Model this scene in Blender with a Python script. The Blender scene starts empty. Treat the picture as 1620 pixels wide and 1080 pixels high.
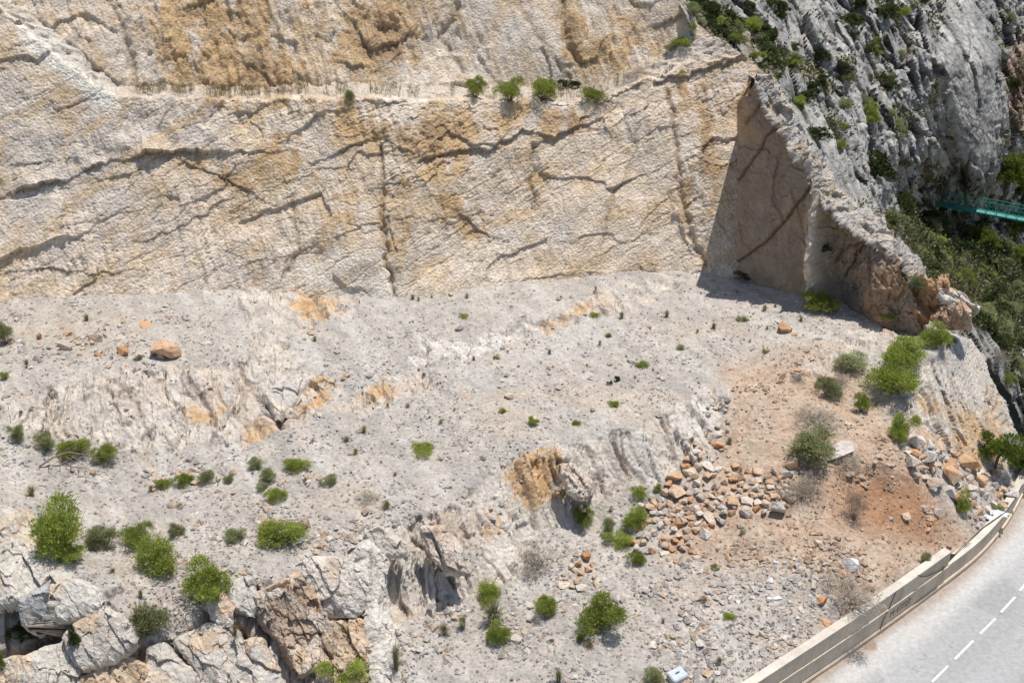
import bpy, bmesh, math, random
import numpy as np
from mathutils import Vector, Matrix

random.seed(7)
rng = np.random.default_rng(11)
S = bpy.context.scene
C = bpy.context.collection

# ------------------------------------------------------------------ camera
CAM_H = 30.0
PITCH = math.radians(26.0)
FPX = 1737.0                      # focal length in pixels of the 1620 px wide photograph
cd = bpy.data.cameras.new('camera')
cam = bpy.data.objects.new('camera', cd)
C.objects.link(cam)
cam.location = (0, 0, CAM_H)
cam.rotation_euler = (math.radians(90) - PITCH, 0, 0)
cd.sensor_width = 36.0
cd.lens = 36.0 * FPX / 1620.0
cd.clip_end = 2000
S.camera = cam

# ------------------------------------------------------------------ light
SUN_DIR = Vector((0.16, 0.115, 0.98)).normalized()     # direction towards the sun
elev = math.asin(SUN_DIR.z)
azim = math.atan2(SUN_DIR.x, SUN_DIR.y)
w = bpy.data.worlds.new('World')
S.world = w
w.use_nodes = True
nt = w.node_tree
bg = nt.nodes['Background']
sky = nt.nodes.new('ShaderNodeTexSky')
sky.sky_type = 'NISHITA'
sky.sun_disc = False
sky.sun_elevation = elev
sky.sun_rotation = azim
nt.links.new(sky.outputs[0], bg.inputs[0])
bg.inputs[1].default_value = 0.10
sl = bpy.data.lights.new('sun', 'SUN')
sl.energy = 4.35
sl.angle = math.radians(0.5)
sl.color = (1.0, 0.96, 0.90)
so = bpy.data.objects.new('sun', sl)
C.objects.link(so)
so.rotation_euler = SUN_DIR.to_track_quat('Z', 'Y').to_euler()
so.location = (20, 20, 80)
S.view_settings.view_transform = 'Standard'
S.view_settings.look = 'None'
S.view_settings.exposure = 0.0
S.view_settings.gamma = 1.0
S.render.engine = 'CYCLES'
S.cycles.max_bounces = 5

# ------------------------------------------------------------------ projection helpers
cp, sp = math.cos(PITCH), math.sin(PITCH)
def ray(u, v):
    a = (np.asarray(u, float) - 810) / FPX
    b = (540 - np.asarray(v, float)) / FPX
    return a, cp + b * sp, -sp + b * cp
def P_z(u, v, z):
    dx, dy, dz = ray(u, v)
    t = (np.asarray(z, float) - CAM_H) / dz
    return np.stack([dx * t, dy * t, dz * t + CAM_H], -1)
def P_y(u, v, y):
    dx, dy, dz = ray(u, v)
    t = np.asarray(y, float) / dy
    return np.stack([dx * t, dy * t, dz * t + CAM_H], -1)
def project(P):
    x, y, z = P[..., 0], P[..., 1], P[..., 2] - CAM_H
    f = y * cp - z * sp
    up = y * sp + z * cp
    return 810 + FPX * x / f, 540 - FPX * up / f, f

# ------------------------------------------------------------------ numpy noise
def h32(ix, iy, iz, seed):
    with np.errstate(over='ignore'):
        n = (ix.astype(np.int64) * 374761393 + iy.astype(np.int64) * 668265263 + iz.astype(np.int64) * 2147483647 + seed * 1274126177) & 0xFFFFFFFF
        n = ((n ^ (n >> 13)) * 1274126177) & 0xFFFFFFFF
        n = ((n ^ (n >> 16)) * 2246822519) & 0xFFFFFFFF
        n = n ^ (n >> 15)
    return (n & 0xFFFFFF).astype(np.float32) / 16777216.0
def vn2(x, y, seed=0):
    """value noise 2D in -1..1"""
    ix = np.floor(x); iy = np.floor(y)
    fx = (x - ix).astype(np.float32); fy = (y - iy).astype(np.float32)
    fx = fx * fx * fx * (fx * (fx * 6 - 15) + 10); fy = fy * fy * fy * (fy * (fy * 6 - 15) + 10)
    z = np.zeros_like(ix)
    a = h32(ix, iy, z, seed); b = h32(ix + 1, iy, z, seed)
    c = h32(ix, iy + 1, z, seed); d = h32(ix + 1, iy + 1, z, seed)
    return ((a + (b - a) * fx) * (1 - fy) + (c + (d - c) * fx) * fy) * 2 - 1
def fbm(x, y, seed=0, oct=4, gain=0.5, lac=2.03):
    r = 0; a = 1.0; t = 0
    for i in range(oct):
        r = r + a * vn2(x + 17.3 * i, y - 9.1 * i, seed + i * 13); t += a
        a *= gain; x = x * lac + y * 0.13; y = y * lac - x * 0.04
    return r / t
def vor(x, y, seed=0):
    """returns F1, F2, cell random, tilted plane value"""
    ix = np.floor(x); iy = np.floor(y)
    z = np.zeros_like(ix)
    F1 = np.full(x.shape, 9.0, np.float32); F2 = F1.copy()
    R = np.zeros(x.shape, np.float32); T = R.copy()
    for dx in (-1, 0, 1):
        for dy in (-1, 0, 1):
            cx = ix + dx; cy = iy + dy
            ox = x - (cx + h32(cx, cy, z, seed)); oy = y - (cy + h32(cx, cy, z, seed + 1))
            d = (ox * ox + oy * oy).astype(np.float32)
            m = d < F1
            F2 = np.where(m, F1, np.minimum(F2, d))
            r = h32(cx, cy, z, seed + 2)
            ga = h32(cx, cy, z, seed + 3) * 2 - 1; gb = h32(cx, cy, z, seed + 4) * 2 - 1
            T = np.where(m, ox * ga + oy * gb, T)
            R = np.where(m, r, R)
            F1 = np.where(m, d, F1)
    return np.sqrt(F1), np.sqrt(F2), R, T
def facets(x, y, seed, rough=0.35):
    """angular broken-rock relief about -1..1: every cell is a tilted plate of its own height"""
    wx = x + rough * fbm(x * 1.3, y * 1.3, seed + 50, 3); wy = y + rough * fbm(x * 1.3, y * 1.3, seed + 60, 3)
    F1, F2, R, T = vor(wx, wy, seed)
    return (R - 0.5) * 1.0 + T * 1.3, F2 - F1, R
def sstep(a, b, x):
    t = np.clip((x - a) / (b - a), 0, 1)
    return t * t * (3 - 2 * t)
def seg_dist(u, v, pts):
    """distance to a polyline, plus signed side (positive = above / left in the photo) and progress"""
    best = np.full(u.shape, 1e9, np.float32); side = np.zeros(u.shape, np.float32)
    for (x0, y0), (x1, y1) in zip(pts[:-1], pts[1:]):
        dx, dy = x1 - x0, y1 - y0; L2 = dx * dx + dy * dy
        t = np.clip(((u - x0) * dx + (v - y0) * dy) / L2, 0, 1)
        px = u - (x0 + t * dx); py = v - (y0 + t * dy)
        d = np.sqrt(px * px + py * py)
        s = (dx * (v - y0) - dy * (u - x0))
        m = d < best
        side = np.where(m, -np.sign(s), side)
        best = np.where(m, d, best)
    return best, side
def poly_sd(u, v, pts, soft):
    """soft inside mask of polygon: 1 inside, falling to 0 over soft px outside"""
    inside = np.zeros(u.shape, bool)
    n = len(pts); j = n - 1
    for i in range(n):
        xi, yi = pts[i]; xj, yj = pts[j]
        c = ((yi > v) != (yj > v))
        with np.errstate(divide='ignore', invalid='ignore'):
            c &= u < (xj - xi) * (v - yi) / ((yj - yi) if yj != yi else 1e-9) + xi
        inside ^= c
        j = i
    d, _ = seg_dist(u, v, list(pts) + [pts[0]])
    sd = np.where(inside, d, -d)
    return sstep(-soft, soft, sd)
def blob(u, v, cx, cy, rx, ry, rot=0, soft=0.5):
    c, s = math.cos(math.radians(rot)), math.sin(math.radians(rot))
    a = ((u - cx) * c + (v - cy) * s) / rx; b = (-(u - cx) * s + (v - cy) * c) / ry
    return 1 - sstep(1 - soft, 1 + soft, np.sqrt(a * a + b * b))

class RBF:
    def __init__(self, X, val, lam=1e-3):
        X = np.asarray(X, float); n = len(X)
        D = np.sqrt(((X[:, None] - X[None]) ** 2).sum(-1))
        A = np.zeros((n + 3, n + 3)); A[:n, :n] = D + 0 * np.eye(n)
        A[:n, n] = 1; A[:n, n + 1:] = X; A[n:, :n] = A[:n, n:].T
        b = np.zeros(n + 3); b[:n] = val
        self.w = np.linalg.lstsq(A, b, rcond=None)[0]; self.X = X; self.n = n
    def __call__(self, x, y):
        r = self.w[self.n] + self.w[self.n + 1] * x + self.w[self.n + 2] * y
        for (px, py), wt in zip(self.X, self.w[:self.n]):
            r = r + wt * np.sqrt((x - px) ** 2 + (y - py) ** 2)
        return r

# ------------------------------------------------------------------ materials
def new_mat(name):
    m = bpy.data.materials.new(name); m.use_nodes = True
    return m, m.node_tree, m.node_tree.nodes['Principled BSDF']
def N(nt, typ, **kw):
    n = nt.nodes.new(typ)
    for k, v in kw.items(): setattr(n, k, v)
    return n
def rock_mat(name, fine=9.0, bump=0.05, tint=0.35, detail=12, rough=0.95):
    """vertex attribute holds the mineral colour; grain, speckle and relief are procedural"""
    m, nt, b = new_mat(name)
    L = nt.links.new
    at = N(nt, 'ShaderNodeAttribute', attribute_name='mineral')
    tc = N(nt, 'ShaderNodeTexCoord')
    n1 = N(nt, 'ShaderNodeTexNoise'); n1.inputs['Scale'].default_value = fine; n1.inputs['Detail'].default_value = detail; n1.inputs['Roughness'].default_value = 0.7
    n2 = N(nt, 'ShaderNodeTexNoise'); n2.inputs['Scale'].default_value = fine * 0.22; n2.inputs['Detail'].default_value = 6
    v1 = N(nt, 'ShaderNodeTexVoronoi'); v1.inputs['Scale'].default_value = fine * 0.9
    for n in (n1, n2, v1): L(tc.outputs['Object'], n.inputs['Vector'])
    mr = N(nt, 'ShaderNodeMapRange'); mr.inputs[1].default_value = 0.3; mr.inputs[2].default_value = 0.7
    mr.inputs[3].default_value = 1 - tint; mr.inputs[4].default_value = 1 + tint
    L(n1.outputs[0], mr.inputs[0])
    mr2 = N(nt, 'ShaderNodeMapRange'); mr2.inputs[1].default_value = 0.3; mr2.inputs[2].default_value = 0.7
    mr2.inputs[3].default_value = 0.88; mr2.inputs[4].default_value = 1.12
    L(n2.outputs[0], mr2.inputs[0])
    mu = N(nt, 'ShaderNodeMath', operation='MULTIPLY'); L(mr.outputs[0], mu.inputs[0]); L(mr2.outputs[0], mu.inputs[1])
    mx = N(nt, 'ShaderNodeVectorMath', operation='SCALE'); L(at.outputs['Color'], mx.inputs[0]); L(mu.outputs[0], mx.inputs['Scale'])
    L(mx.outputs[0], b.inputs['Base Color'])
    ad = N(nt, 'ShaderNodeMath', operation='ADD'); L(n1.outputs[0], ad.inputs[0])
    sc = N(nt, 'ShaderNodeMath', operation='MULTIPLY'); sc.inputs[1].default_value = 0.6; L(v1.outputs['Distance'], sc.inputs[0]); L(sc.outputs[0], ad.inputs[1])
    bp = N(nt, 'ShaderNodeBump'); bp.inputs['Strength'].default_value = 0.9; bp.inputs['Distance'].default_value = bump
    L(ad.outputs[0], bp.inputs['Height']); L(bp.outputs[0], b.inputs['Normal'])
    b.inputs['Roughness'].default_value = rough; b.inputs['Specular IOR Level'].default_value = 0.15
    return m
M_CLIFF = rock_mat('quarried limestone', 8.0, 0.08, 0.36)
M_WALLR = rock_mat('sawn limestone', 5.5, 0.06, 0.22)
M_GROUND = rock_mat('gravel and broken rock', 6.0, 0.09, 0.26)
M_MOUNT = rock_mat('weathered grey limestone', 2.2, 0.3, 0.38)
def simple(name, col, rough=0.9, noise=0.25, scale=6, bump=0.02, metallic=0.0, rnd=0.0, spec=0.2):
    m, nt, b = new_mat(name); L = nt.links.new
    tc = N(nt, 'ShaderNodeTexCoord'); n1 = N(nt, 'ShaderNodeTexNoise'); n1.inputs['Scale'].default_value = scale; n1.inputs['Detail'].default_value = 8
    L(tc.outputs['Object'], n1.inputs['Vector'])
    mr = N(nt, 'ShaderNodeMapRange'); mr.inputs[1].default_value = 0.3; mr.inputs[2].default_value = 0.7
    mr.inputs[3].default_value = 1 - noise; mr.inputs[4].default_value = 1 + noise; L(n1.outputs[0], mr.inputs[0])
    fac = mr.outputs[0]
    if rnd:
        oi = N(nt, 'ShaderNodeObjectInfo'); m2 = N(nt, 'ShaderNodeMapRange'); m2.inputs[3].default_value = 1 - rnd; m2.inputs[4].default_value = 1 + rnd
        L(oi.outputs['Random'], m2.inputs[0]); mm = N(nt, 'ShaderNodeMath', operation='MULTIPLY'); L(fac, mm.inputs[0]); L(m2.outputs[0], mm.inputs[1]); fac = mm.outputs[0]
    rgb = N(nt, 'ShaderNodeRGB'); rgb.outputs[0].default_value = (*col, 1)
    mx = N(nt, 'ShaderNodeVectorMath', operation='SCALE'); L(rgb.outputs[0], mx.inputs[0]); L(fac, mx.inputs['Scale'])
    L(mx.outputs[0], b.inputs['Base Color'])
    bp = N(nt, 'ShaderNodeBump'); bp.inputs['Distance'].default_value = bump; L(n1.outputs[0], bp.inputs['Height']); L(bp.outputs[0], b.inputs['Normal'])
    b.inputs['Roughness'].default_value = rough; b.inputs['Metallic'].default_value = metallic; b.inputs['Specular IOR Level'].default_value = spec
    return m
def leaf_mat(name, c1, c2, trans=0.35):
    """c1, c2: dark and light leaf; the per-leaf value comes from the 'leaf' attribute"""
    m = bpy.data.materials.new(name); m.use_nodes = True; nt = m.node_tree; nt.nodes.clear(); L = nt.links.new
    out = N(nt, 'ShaderNodeOutputMaterial'); at = N(nt, 'ShaderNodeAttribute', attribute_name='leaf'); oi = N(nt, 'ShaderNodeObjectInfo')
    mx = N(nt, 'ShaderNodeMix', data_type='RGBA'); mx.inputs[6].default_value = (*c1, 1); mx.inputs[7].default_value = (*c2, 1)
    L(at.outputs['Fac'], mx.inputs[0])
    hs = N(nt, 'ShaderNodeHueSaturation'); mr = N(nt, 'ShaderNodeMapRange'); mr.inputs[3].default_value = 0.8; mr.inputs[4].default_value = 1.2
    L(oi.outputs['Random'], mr.inputs[0]); L(mr.outputs[0], hs.inputs['Value']); L(mx.outputs[2], hs.inputs['Color'])
    d = N(nt, 'ShaderNodeBsdfDiffuse'); t = N(nt, 'ShaderNodeBsdfTranslucent'); ms = N(nt, 'ShaderNodeMixShader'); ms.inputs[0].default_value = trans
    L(hs.outputs[0], d.inputs[0]); L(hs.outputs[0], t.inputs[0]); L(d.outputs[0], ms.inputs[1]); L(t.outputs[0], ms.inputs[2]); L(ms.outputs[0], out.inputs[0])
    return m
M_GREEN = leaf_mat('fresh green needles', (0.19, 0.235, 0.05), (0.50, 0.56, 0.14), 0.45)
M_OLIVE = leaf_mat('olive grey leaves', (0.21, 0.23, 0.11), (0.48, 0.50, 0.26), 0.4)
M_DARK = leaf_mat('dark maquis leaves', (0.04, 0.055, 0.022), (0.14, 0.18, 0.065), 0.3)
M_STRAW = leaf_mat('straw', (0.22, 0.18, 0.09), (0.48, 0.41, 0.24), 0.3)
M_DRY = leaf_mat('dry twigs', (0.26, 0.22, 0.18), (0.52, 0.46, 0.38), 0.15)
M_WOOD = simple('bark', (0.16, 0.12, 0.09), 0.95, 0.3, 20, 0.01)

# ------------------------------------------------------------------ object helpers
def tag(o, label=None, cat=None, group=None, kind=None):
    if label: o['label'] = label
    if cat: o['category'] = cat
    if group: o['group'] = group
    if kind: o['kind'] = kind
    return o
def empty(name, loc):
    o = bpy.data.objects.new(name, None); C.objects.link(o); o.location = loc; o.empty_display_size = 0.2
    return o
def mesh_np(name, V, F, mat, attr=None, attr_name='mineral', smooth=False):
    """V (n,3), F (m,k) int array"""
    me = bpy.data.meshes.new(name)
    k = F.shape[1]
    me.vertices.add(len(V)); me.vertices.foreach_set('co', np.ascontiguousarray(V, np.float32).ravel())
    me.loops.add(F.size); me.loops.foreach_set('vertex_index', np.ascontiguousarray(F, np.int32).ravel())
    me.polygons.add(len(F)); me.polygons.foreach_set('loop_start', np.arange(0, F.size, k, dtype=np.int32))
    me.polygons.foreach_set('loop_total', np.full(len(F), k, np.int32))
    me.polygons.foreach_set('use_smooth', np.full(len(F), smooth, bool))
    me.update(calc_edges=True)
    if attr is not None:
        if attr.ndim == 2:
            a = me.attributes.new(attr_name, 'FLOAT_COLOR', 'POINT')
            a.data.foreach_set('color', np.concatenate([attr, np.ones((len(attr), 1))], 1).astype(np.float32).ravel())
        else:
            a = me.attributes.new(attr_name, 'FLOAT', 'POINT'); a.data.foreach_set('value', attr.astype(np.float32))
    me.materials.append(mat)
    return me
def link(name, me, parent=None):
    o = bpy.data.objects.new(name, me); C.objects.link(o)
    if parent: o.parent = parent
    return o
def grid_obj(name, P, col, mat, keep=None, smooth=True):
    n, m = P.shape[:2]
    idx = np.arange(n * m).reshape(n, m)
    F = np.stack([idx[:-1, :-1], idx[1:, :-1], idx[1:, 1:], idx[:-1, 1:]], -1)
    if keep is not None:
        k = keep[:-1, :-1] & keep[1:, :-1] & keep[1:, 1:] & keep[:-1, 1:]
        F = F[k]
    F = F.reshape(-1, 4)
    used = np.unique(F); mp = np.zeros(n * m, np.int64); mp[used] = np.arange(len(used))
    me = mesh_np(name, P.reshape(-1, 3)[used], mp[F], mat, col.reshape(-1, 3)[used], smooth=smooth)
    return link(name, me)
def grid_normals(P):
    du = np.gradient(P, axis=1); dv = np.gradient(P, axis=0)
    n = np.cross(du, dv); n /= np.linalg.norm(n, axis=-1, keepdims=True) + 1e-9
    tocam = np.array([0, 0, CAM_H]) - P
    return np.where(((n * tocam).sum(-1) < 0)[..., None], -n, n)
def mixc(c, c2, m):
    return c + (np.asarray(c2, float) - c) * np.clip(m, 0, 1)[..., None]

# depth map of the visible terrain, used to stand things on it
ZW, ZH = 900, 640; ZS = 2.0; ZOFF = 60
zb_d = np.full((ZH, ZW), 1e9); zb_p = np.zeros((ZH, ZW, 3)); zb_id = np.full((ZH, ZW), -1)
TERR = []
def splat(P, keep=None, tid=0):
    Q = P.reshape(-1, 3)
    if keep is not None: Q = Q[keep.reshape(-1)]
    u, v, f = project(Q)
    iu = ((u + ZOFF) / ZS).astype(int); iv = ((v + ZOFF) / ZS).astype(int)
    ok = (iu >= 0) & (iu < ZW) & (iv >= 0) & (iv < ZH) & (f > 1)
    iu, iv, f, Q = iu[ok], iv[ok], f[ok], Q[ok]
    o = np.argsort(-f)
    iu, iv, f, Q = iu[o], iv[o], f[o], Q[o]
    m = f < zb_d[iv, iu]
    zb_d[iv[m], iu[m]] = f[m]; zb_p[iv[m], iu[m]] = Q[m]; zb_id[iv[m], iu[m]] = tid
def at(u, v):
    iu = int((u + ZOFF) / ZS); iv = int((v + ZOFF) / ZS)
    for r in range(0, 8):
        a0, a1, b0, b1 = max(iv - r, 0), min(iv + r + 1, ZH), max(iu - r, 0), min(iu + r + 1, ZW)
        sub = zb_d[a0:a1, b0:b1]
        if sub.size and sub.min() < 1e8:
            k = np.unravel_index(np.argmin(np.where(sub < 1e8, np.abs(sub - np.median(sub[sub < 1e8])), 1e9)), sub.shape)
            return Vector(zb_p[a0 + k[0], b0 + k[1]])
    return Vector(P_z(u, v, 3.0))
def mpp(p):   # metres per photo pixel at a point
    return float((p.y * cp - (p.z - CAM_H) * sp) / FPX)

# ================================================================== TERRAIN
def lin(u, pts):
    xs = [p[0] for p in pts]; ys = [p[1] for p in pts]
    return np.interp(u, xs, ys)
STEP = 1.45   # terrain mesh step in photo pixels

# ---- 1. quarry cliff: base, face, bench, upper face
BASE_V = [(-260, 505), (0, 474), (200, 468), (370, 455), (620, 474), (850, 444), (1060, 430), (1240, 446)]
BASE_Z = [(-260, 7.1), (0, 6.9), (200, 6.8), (370, 6.6), (620, 6.1), (850, 6.0), (1060, 6.0), (1240, 5.9)]
LIP_V = [(-260, -120), (-60, -40), (30, 42), (100, 98), (150, 138), (185, 156), (300, 157), (400, 160), (560, 157), (700, 160), (850, 163), (940, 160), (1010, 132), (1080, 108), (1180, 92), (1260, 110)]
SL = math.tan(math.radians(56))
def cliff_grid():
    us = np.arange(-260, 1250, STEP)
    yb = P_z(us, lin(us, BASE_V), lin(us, BASE_Z))[:, 1]
    yb = np.interp(us, us, np.convolve(np.pad(yb, 30, 'edge'), np.ones(61) / 61, 'valid'))
    zbase = lin(us, BASE_Z)
    # start a little under the ground
    vl = lin(us, LIP_V) + 5 * fbm(us / 22, us * 0, 44, 4) + 2.5 * fbm(us / 5, us * 0, 45, 2)
    dx, dy, dz = ray(us, vl); k = dz / dy
    # CAM_H + y*k = zb + (y-yb)*SL
    yl = (CAM_H - zbase + yb * SL) / (SL - k)
    zl = CAM_H + yl * k
    y0 = yb - 1.2; z0 = zbase - 1.2 * SL
    nlow = 330; nb = 26; nup = 190
    t = np.linspace(0, 1, nlow)[:, None]
    rows_y = y0 + (yl - y0) * t; rows_z = z0 + (zl - z0) * t
    bw = lin(us, [(-260, 1.0), (0, 1.2), (180, 2.2), (600, 3.0), (900, 2.8), (1010, 2.2), (1100, 1.2), (1250, 1.0)])
    rise = lin(us, [(-260, 1.0), (120, 1.0), (200, 0.15), (900, 0.2), (1000, 0.6), (1100, 1.2), (1250, 1.3)])
    tb = np.linspace(0, 1, nb + 1)[1:, None]
    by = yl + bw * tb; bz = zl + rise * tb
    yt = by[-1]; zt = bz[-1]
    SU = math.tan(math.radians(58))
    # upper face up to just above the frame
    tu = np.linspace(0, 1, nup + 1)[1:, None]
    Hup = 16.0
    # non uniform: enough rows where it is seen
    uz = zt + Hup * tu; uy = yt + (Hup * tu) / SU
    Y = np.concatenate([rows_y, by, uy]); Z = np.concatenate([rows_z, bz, uz])
    X = (us - 810)[None, :] / FPX * (Y * cp - (Z - CAM_H) * sp)
    P = np.stack([X, Y, Z], -1)
    part = np.concatenate([np.zeros(nlow), np.ones(nb), np.full(nup, 2)])[:, None] + 0 * us
    tt = np.concatenate([t[:, 0], tb[:, 0], tu[:, 0]])[:, None] + 0 * us
    return P, part, tt
P, part, tt = cliff_grid()
CLIFF_BASE = P.copy()
Nn = grid_normals(P)
# smooth the normals over the lip
Nn[..., :] = np.where((part == 1)[..., None], (Nn * 0.6 + np.array([0, -0.4, 0.3])), Nn)
Nn /= np.linalg.norm(Nn, axis=-1, keepdims=True)
U, V, _ = project(P)
s_ = P[..., 0]; t_ = P[..., 2] / math.sin(math.radians(59))
wu = U + 16 * fbm(U / 45, V / 45, 3, 3); wv = V + 12 * fbm(U / 45, V / 45, 5, 3)
# mineral stains: placed where the photograph shows ochre and brown rock
och = np.zeros_like(U); brn = np.zeros_like(U); wht = np.zeros_like(U); gry = np.zeros_like(U)
for (cx, cy, rx, ry, rot, a) in [(340, 60, 110, 95, 20, 1.0), (250, 40, 70, 60, 0, 0.45), (430, 120, 55, 42, 20, 0.9), (590, 55, 66, 75, 0, 1.0), (480, 20, 60, 40, 0, 0.45),
                                 (575, 200, 62, 45, 0, 0.9), (700, 215, 90, 48, -10, 0.95), (880, 195, 60, 26, -5, 0.8), (905, 50, 28, 70, -10, 0.9), (960, 95, 60, 30, 20, 0.7), (800, 190, 60, 30, -20, 0.6),
                                 (1010, 60, 50, 40, 0, 0.5), (625, 350, 22, 130, 2, 0.55), (740, 350, 60, 30, 20, 0.45), (330, 270, 70, 28, 20, 0.55), (460, 240, 90, 40, -20, 0.4), (655, 280, 50, 26, -25, 0.7),
                                 (1110, 260, 26, 160, 5, 0.5), (1075, 150, 24, 40, 0, 0.4), (845, 300, 22, 60, 0, 0.35), (800, 395, 50, 20, 15, 0.4), (170, 395, 60, 30, -20, 0.25), (520, 330, 60, 100, 20, 0.25), (560, 390, 80, 30, -15, 0.3)]:
    och = np.maximum(och, a * blob(wu, wv, cx, cy, rx, ry, rot, 0.6))
for (cx, cy, rx, ry, rot, a) in [(610, 60, 40, 50, 0, 0.8), (420, 120, 34, 26, 30, 0.9), (650, 215, 60, 34, 0, 0.8), (900, 190, 36, 20, 0, 0.9), (900, 45, 18, 60, -10, 0.8), (360, 285, 40, 12, 20, 0.8), (1108, 250, 12, 150, 5, 0.6), (740, 345, 22, 10, 20, 0.8), (1095, 370, 16, 60, -20, 0.6)]:
    brn = np.maximum(brn, a * blob(wu, wv, cx, cy, rx, ry, rot, 0.7))
for (cx, cy, rx, ry, rot, a) in [(100, 100, 110, 22, 42, 1.0), (560, 440, 120, 60, 10, 0.6), (430, 110, 120, 50, 20, 0.25), (700, 440, 90, 40, 0, 0.4), (950, 360, 130, 80, -15, 0.35), (640, 120, 100, 30, 10, 0.5), (1000, 250, 100, 90, 0, 0.3), (1000, 120, 60, 20, 0, 0.3)]:
    wht = np.maximum(wht, a * blob(wu, wv, cx, cy, rx, ry, rot, 0.6))
gry = 0.9 * blob(wu, wv, 90, 210, 260, 150, 0, 0.5) + 0.5 * blob(wu, wv, 780, 60, 130, 90, 20, 0.5)
# cracks with the upper block standing proud (undercut), in metres
CR = [([(-60, 335), (0, 312), (60, 293), (110, 284), (155, 262), (205, 252), (250, 240), (312, 240)], 0.55, 60, 7),
      ([(300, 258), (340, 275), (390, 302)], 0.35, 40, 8),
      ([(180, 395), (240, 375), (300, 350), (352, 318)], 0.16, 35, 4),
      ([(0, 432), (80, 424), (150, 432), (190, 428)], 0.2, 30, 5),
      ([(540, 240), (600, 215), (630, 232)], 0.4, 50, 7),
      ([(600, 300), (650, 262), (700, 244), (770, 238), (830, 203), (880, 220), (925, 185)], 0.4, 46, 6),
      ([(720, 335), (745, 352), (800, 380), (832, 418)], 0.2, 30, 4),
      ([(958, 405), (1000, 365), (1050, 318), (1075, 300)], 0.10, 26, 3),
      ([(610, 345), (680, 350), (730, 340)], 0.12, 26, 3),
      ([(850, 440), (900, 434), (950, 430)], 0.2, 30, 4),
      ([(1000, 182), (1050, 165), (1110, 172), (1180, 148)], 0.12, 26, 3),
      ([(1010, 132), (1090, 118), (1140, 102), (1180, 84)], 0.4, 26, 5),
      ([(930, 205), (970, 200), (1010, 168)], 0.08, 20, 3),
      ([(380, 420), (470, 400), (560, 365), (600, 350)], 0.14, 30, 3),
      ([(60, 370), (150, 345), (220, 330)], 0.1, 30, 3),
      ([(430, 300), (500, 270), (560, 262)], 0.12, 30, 3),
      ([(1128, 430), (1095, 395), (1080, 360)], 0.15, 20, 4),
      ([(395, 105), (420, 118), (445, 150)], 0.5, 20, 7),
      ([(560, 40), (590, 80), (640, 60)], 0.5, 40, 8), ([(540, 100), (590, 112), (620, 92)], 0.3, 26, 6),
      ([(290, 12), (320, 6), (345, -5)], 0.4, 26, 6), ([(915, 100), (940, 96), (955, 70), (965, 40)], 0.5, 30, 6),
      ([(220, 60), (170, -20)], 0.2, 20, 3), ([(1020, 45), (1060, 30), (1090, 20)], 0.4, 30, 5)]
d = np.zeros_like(U); crack = np.zeros_like(U)
ju = U + 7 * fbm(U / 18, V / 18, 8, 3); jv = V + 7 * fbm(U / 18, V / 18, 9, 3)
for pts, amp, fall, wid in CR:
    ds, side = seg_dist(ju, jv, pts)
    if pts[0][0] > pts[-1][0]: side = -side
    amp = amp * np.clip(0.75 + 1.1 * fbm(U / 40, V / 40, int(pts[0][0]) + 900, 2), 0.15, 1.4)
    d += np.where(side > 0, (0.75 if abs(pts[0][0]) > 50 and pts[0][0] < 0 else 0.33) * amp * np.exp(-ds / fall), -0.12 * amp * np.exp(-ds / (fall * 0.2)))
    crack = np.maximum(crack, np.exp(-(ds / wid) ** 2) * (side < 0.5) * np.clip(amp * 3.5, 0, 1))
# grooves (open joints)
for pts, amp, wid in [([(602, 230), (607, 300), (603, 360), (612, 420), (628, 472)], 0.35, 4), ([(1058, 150), (1068, 230), (1080, 330), (1115, 420)], 0.22, 5), ([(845, 230), (842, 300), (850, 330)], 0.2, 4),
                      ([(1010, 200), (1000, 260), (960, 330), (950, 400)], 0.05, 3), ([(460, 310), (470, 400), (450, 440)], 0.1, 4), ([(170, 0), (200, 60), (215, 130)], 0.25, 5), ([(730, 10), (700, 60), (735, 110)], 0.15, 5),
                      ([(820, 0), (850, 60), (900, 130)], 0.1, 5), ([(890, -10), (893, 60), (915, 95)], 0.35, 6)]:
    ds, _ = seg_dist(ju, jv, pts)
    d -= amp * np.exp(-(ds / wid) ** 2); crack = np.maximum(crack, 0.7 * np.exp(-(ds / wid) ** 2))
th = math.radians(28)
a_ = s_ * math.cos(th) + t_ * math.sin(th); b_ = -s_ * math.sin(th) + t_ * math.cos(th)
up = part == 2
# upper face: strata run down to the right
th2 = math.radians(-58)
a2 = s_ * math.cos(th2) + t_ * math.sin(th2); b2 = -s_ * math.sin(th2) + t_ * math.cos(th2)
A = np.where(up, a2, a_); B = np.where(up, b2, b_)
f1, e1, r1 = facets(A / 3.6, B / 2.4, 21)
f2, e2, r2 = facets(A / 1.0, B / 0.7, 31, 0.5)
f3, e3, r3 = facets(A / 0.33, B / 0.30, 41, 0.5)
rgh = 0.75 + 0.3 * och + 0.25 * (up & (U < 700)) - 0.45 * wht
rgh = np.clip(rgh + 0.35 * fbm(s_ / 3, t_ / 3, 77, 2), 0.35, 1.9)
hatch = fbm(s_ * 3.6 + t_ * 0.8, t_ * 0.8, 61, 3)       # pick marks, nearly vertical
ra = rgh * (0.55 + 0.5 * sstep(0.1, 0.7, och))
d += 0.11 * f1 + ra * (0.052 * f2 + 0.034 * f3) + 0.40 * fbm(s_ / 5, t_ / 5, 71, 3) + 0.13 * hatch * rgh * sstep(-0.5, 0.3, fbm(s_ / 2.5, t_ / 2.5, 79, 2)) + 0.03 * ra * fbm(s_ * 1.1, t_ * 1.3, 73, 3)
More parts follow.
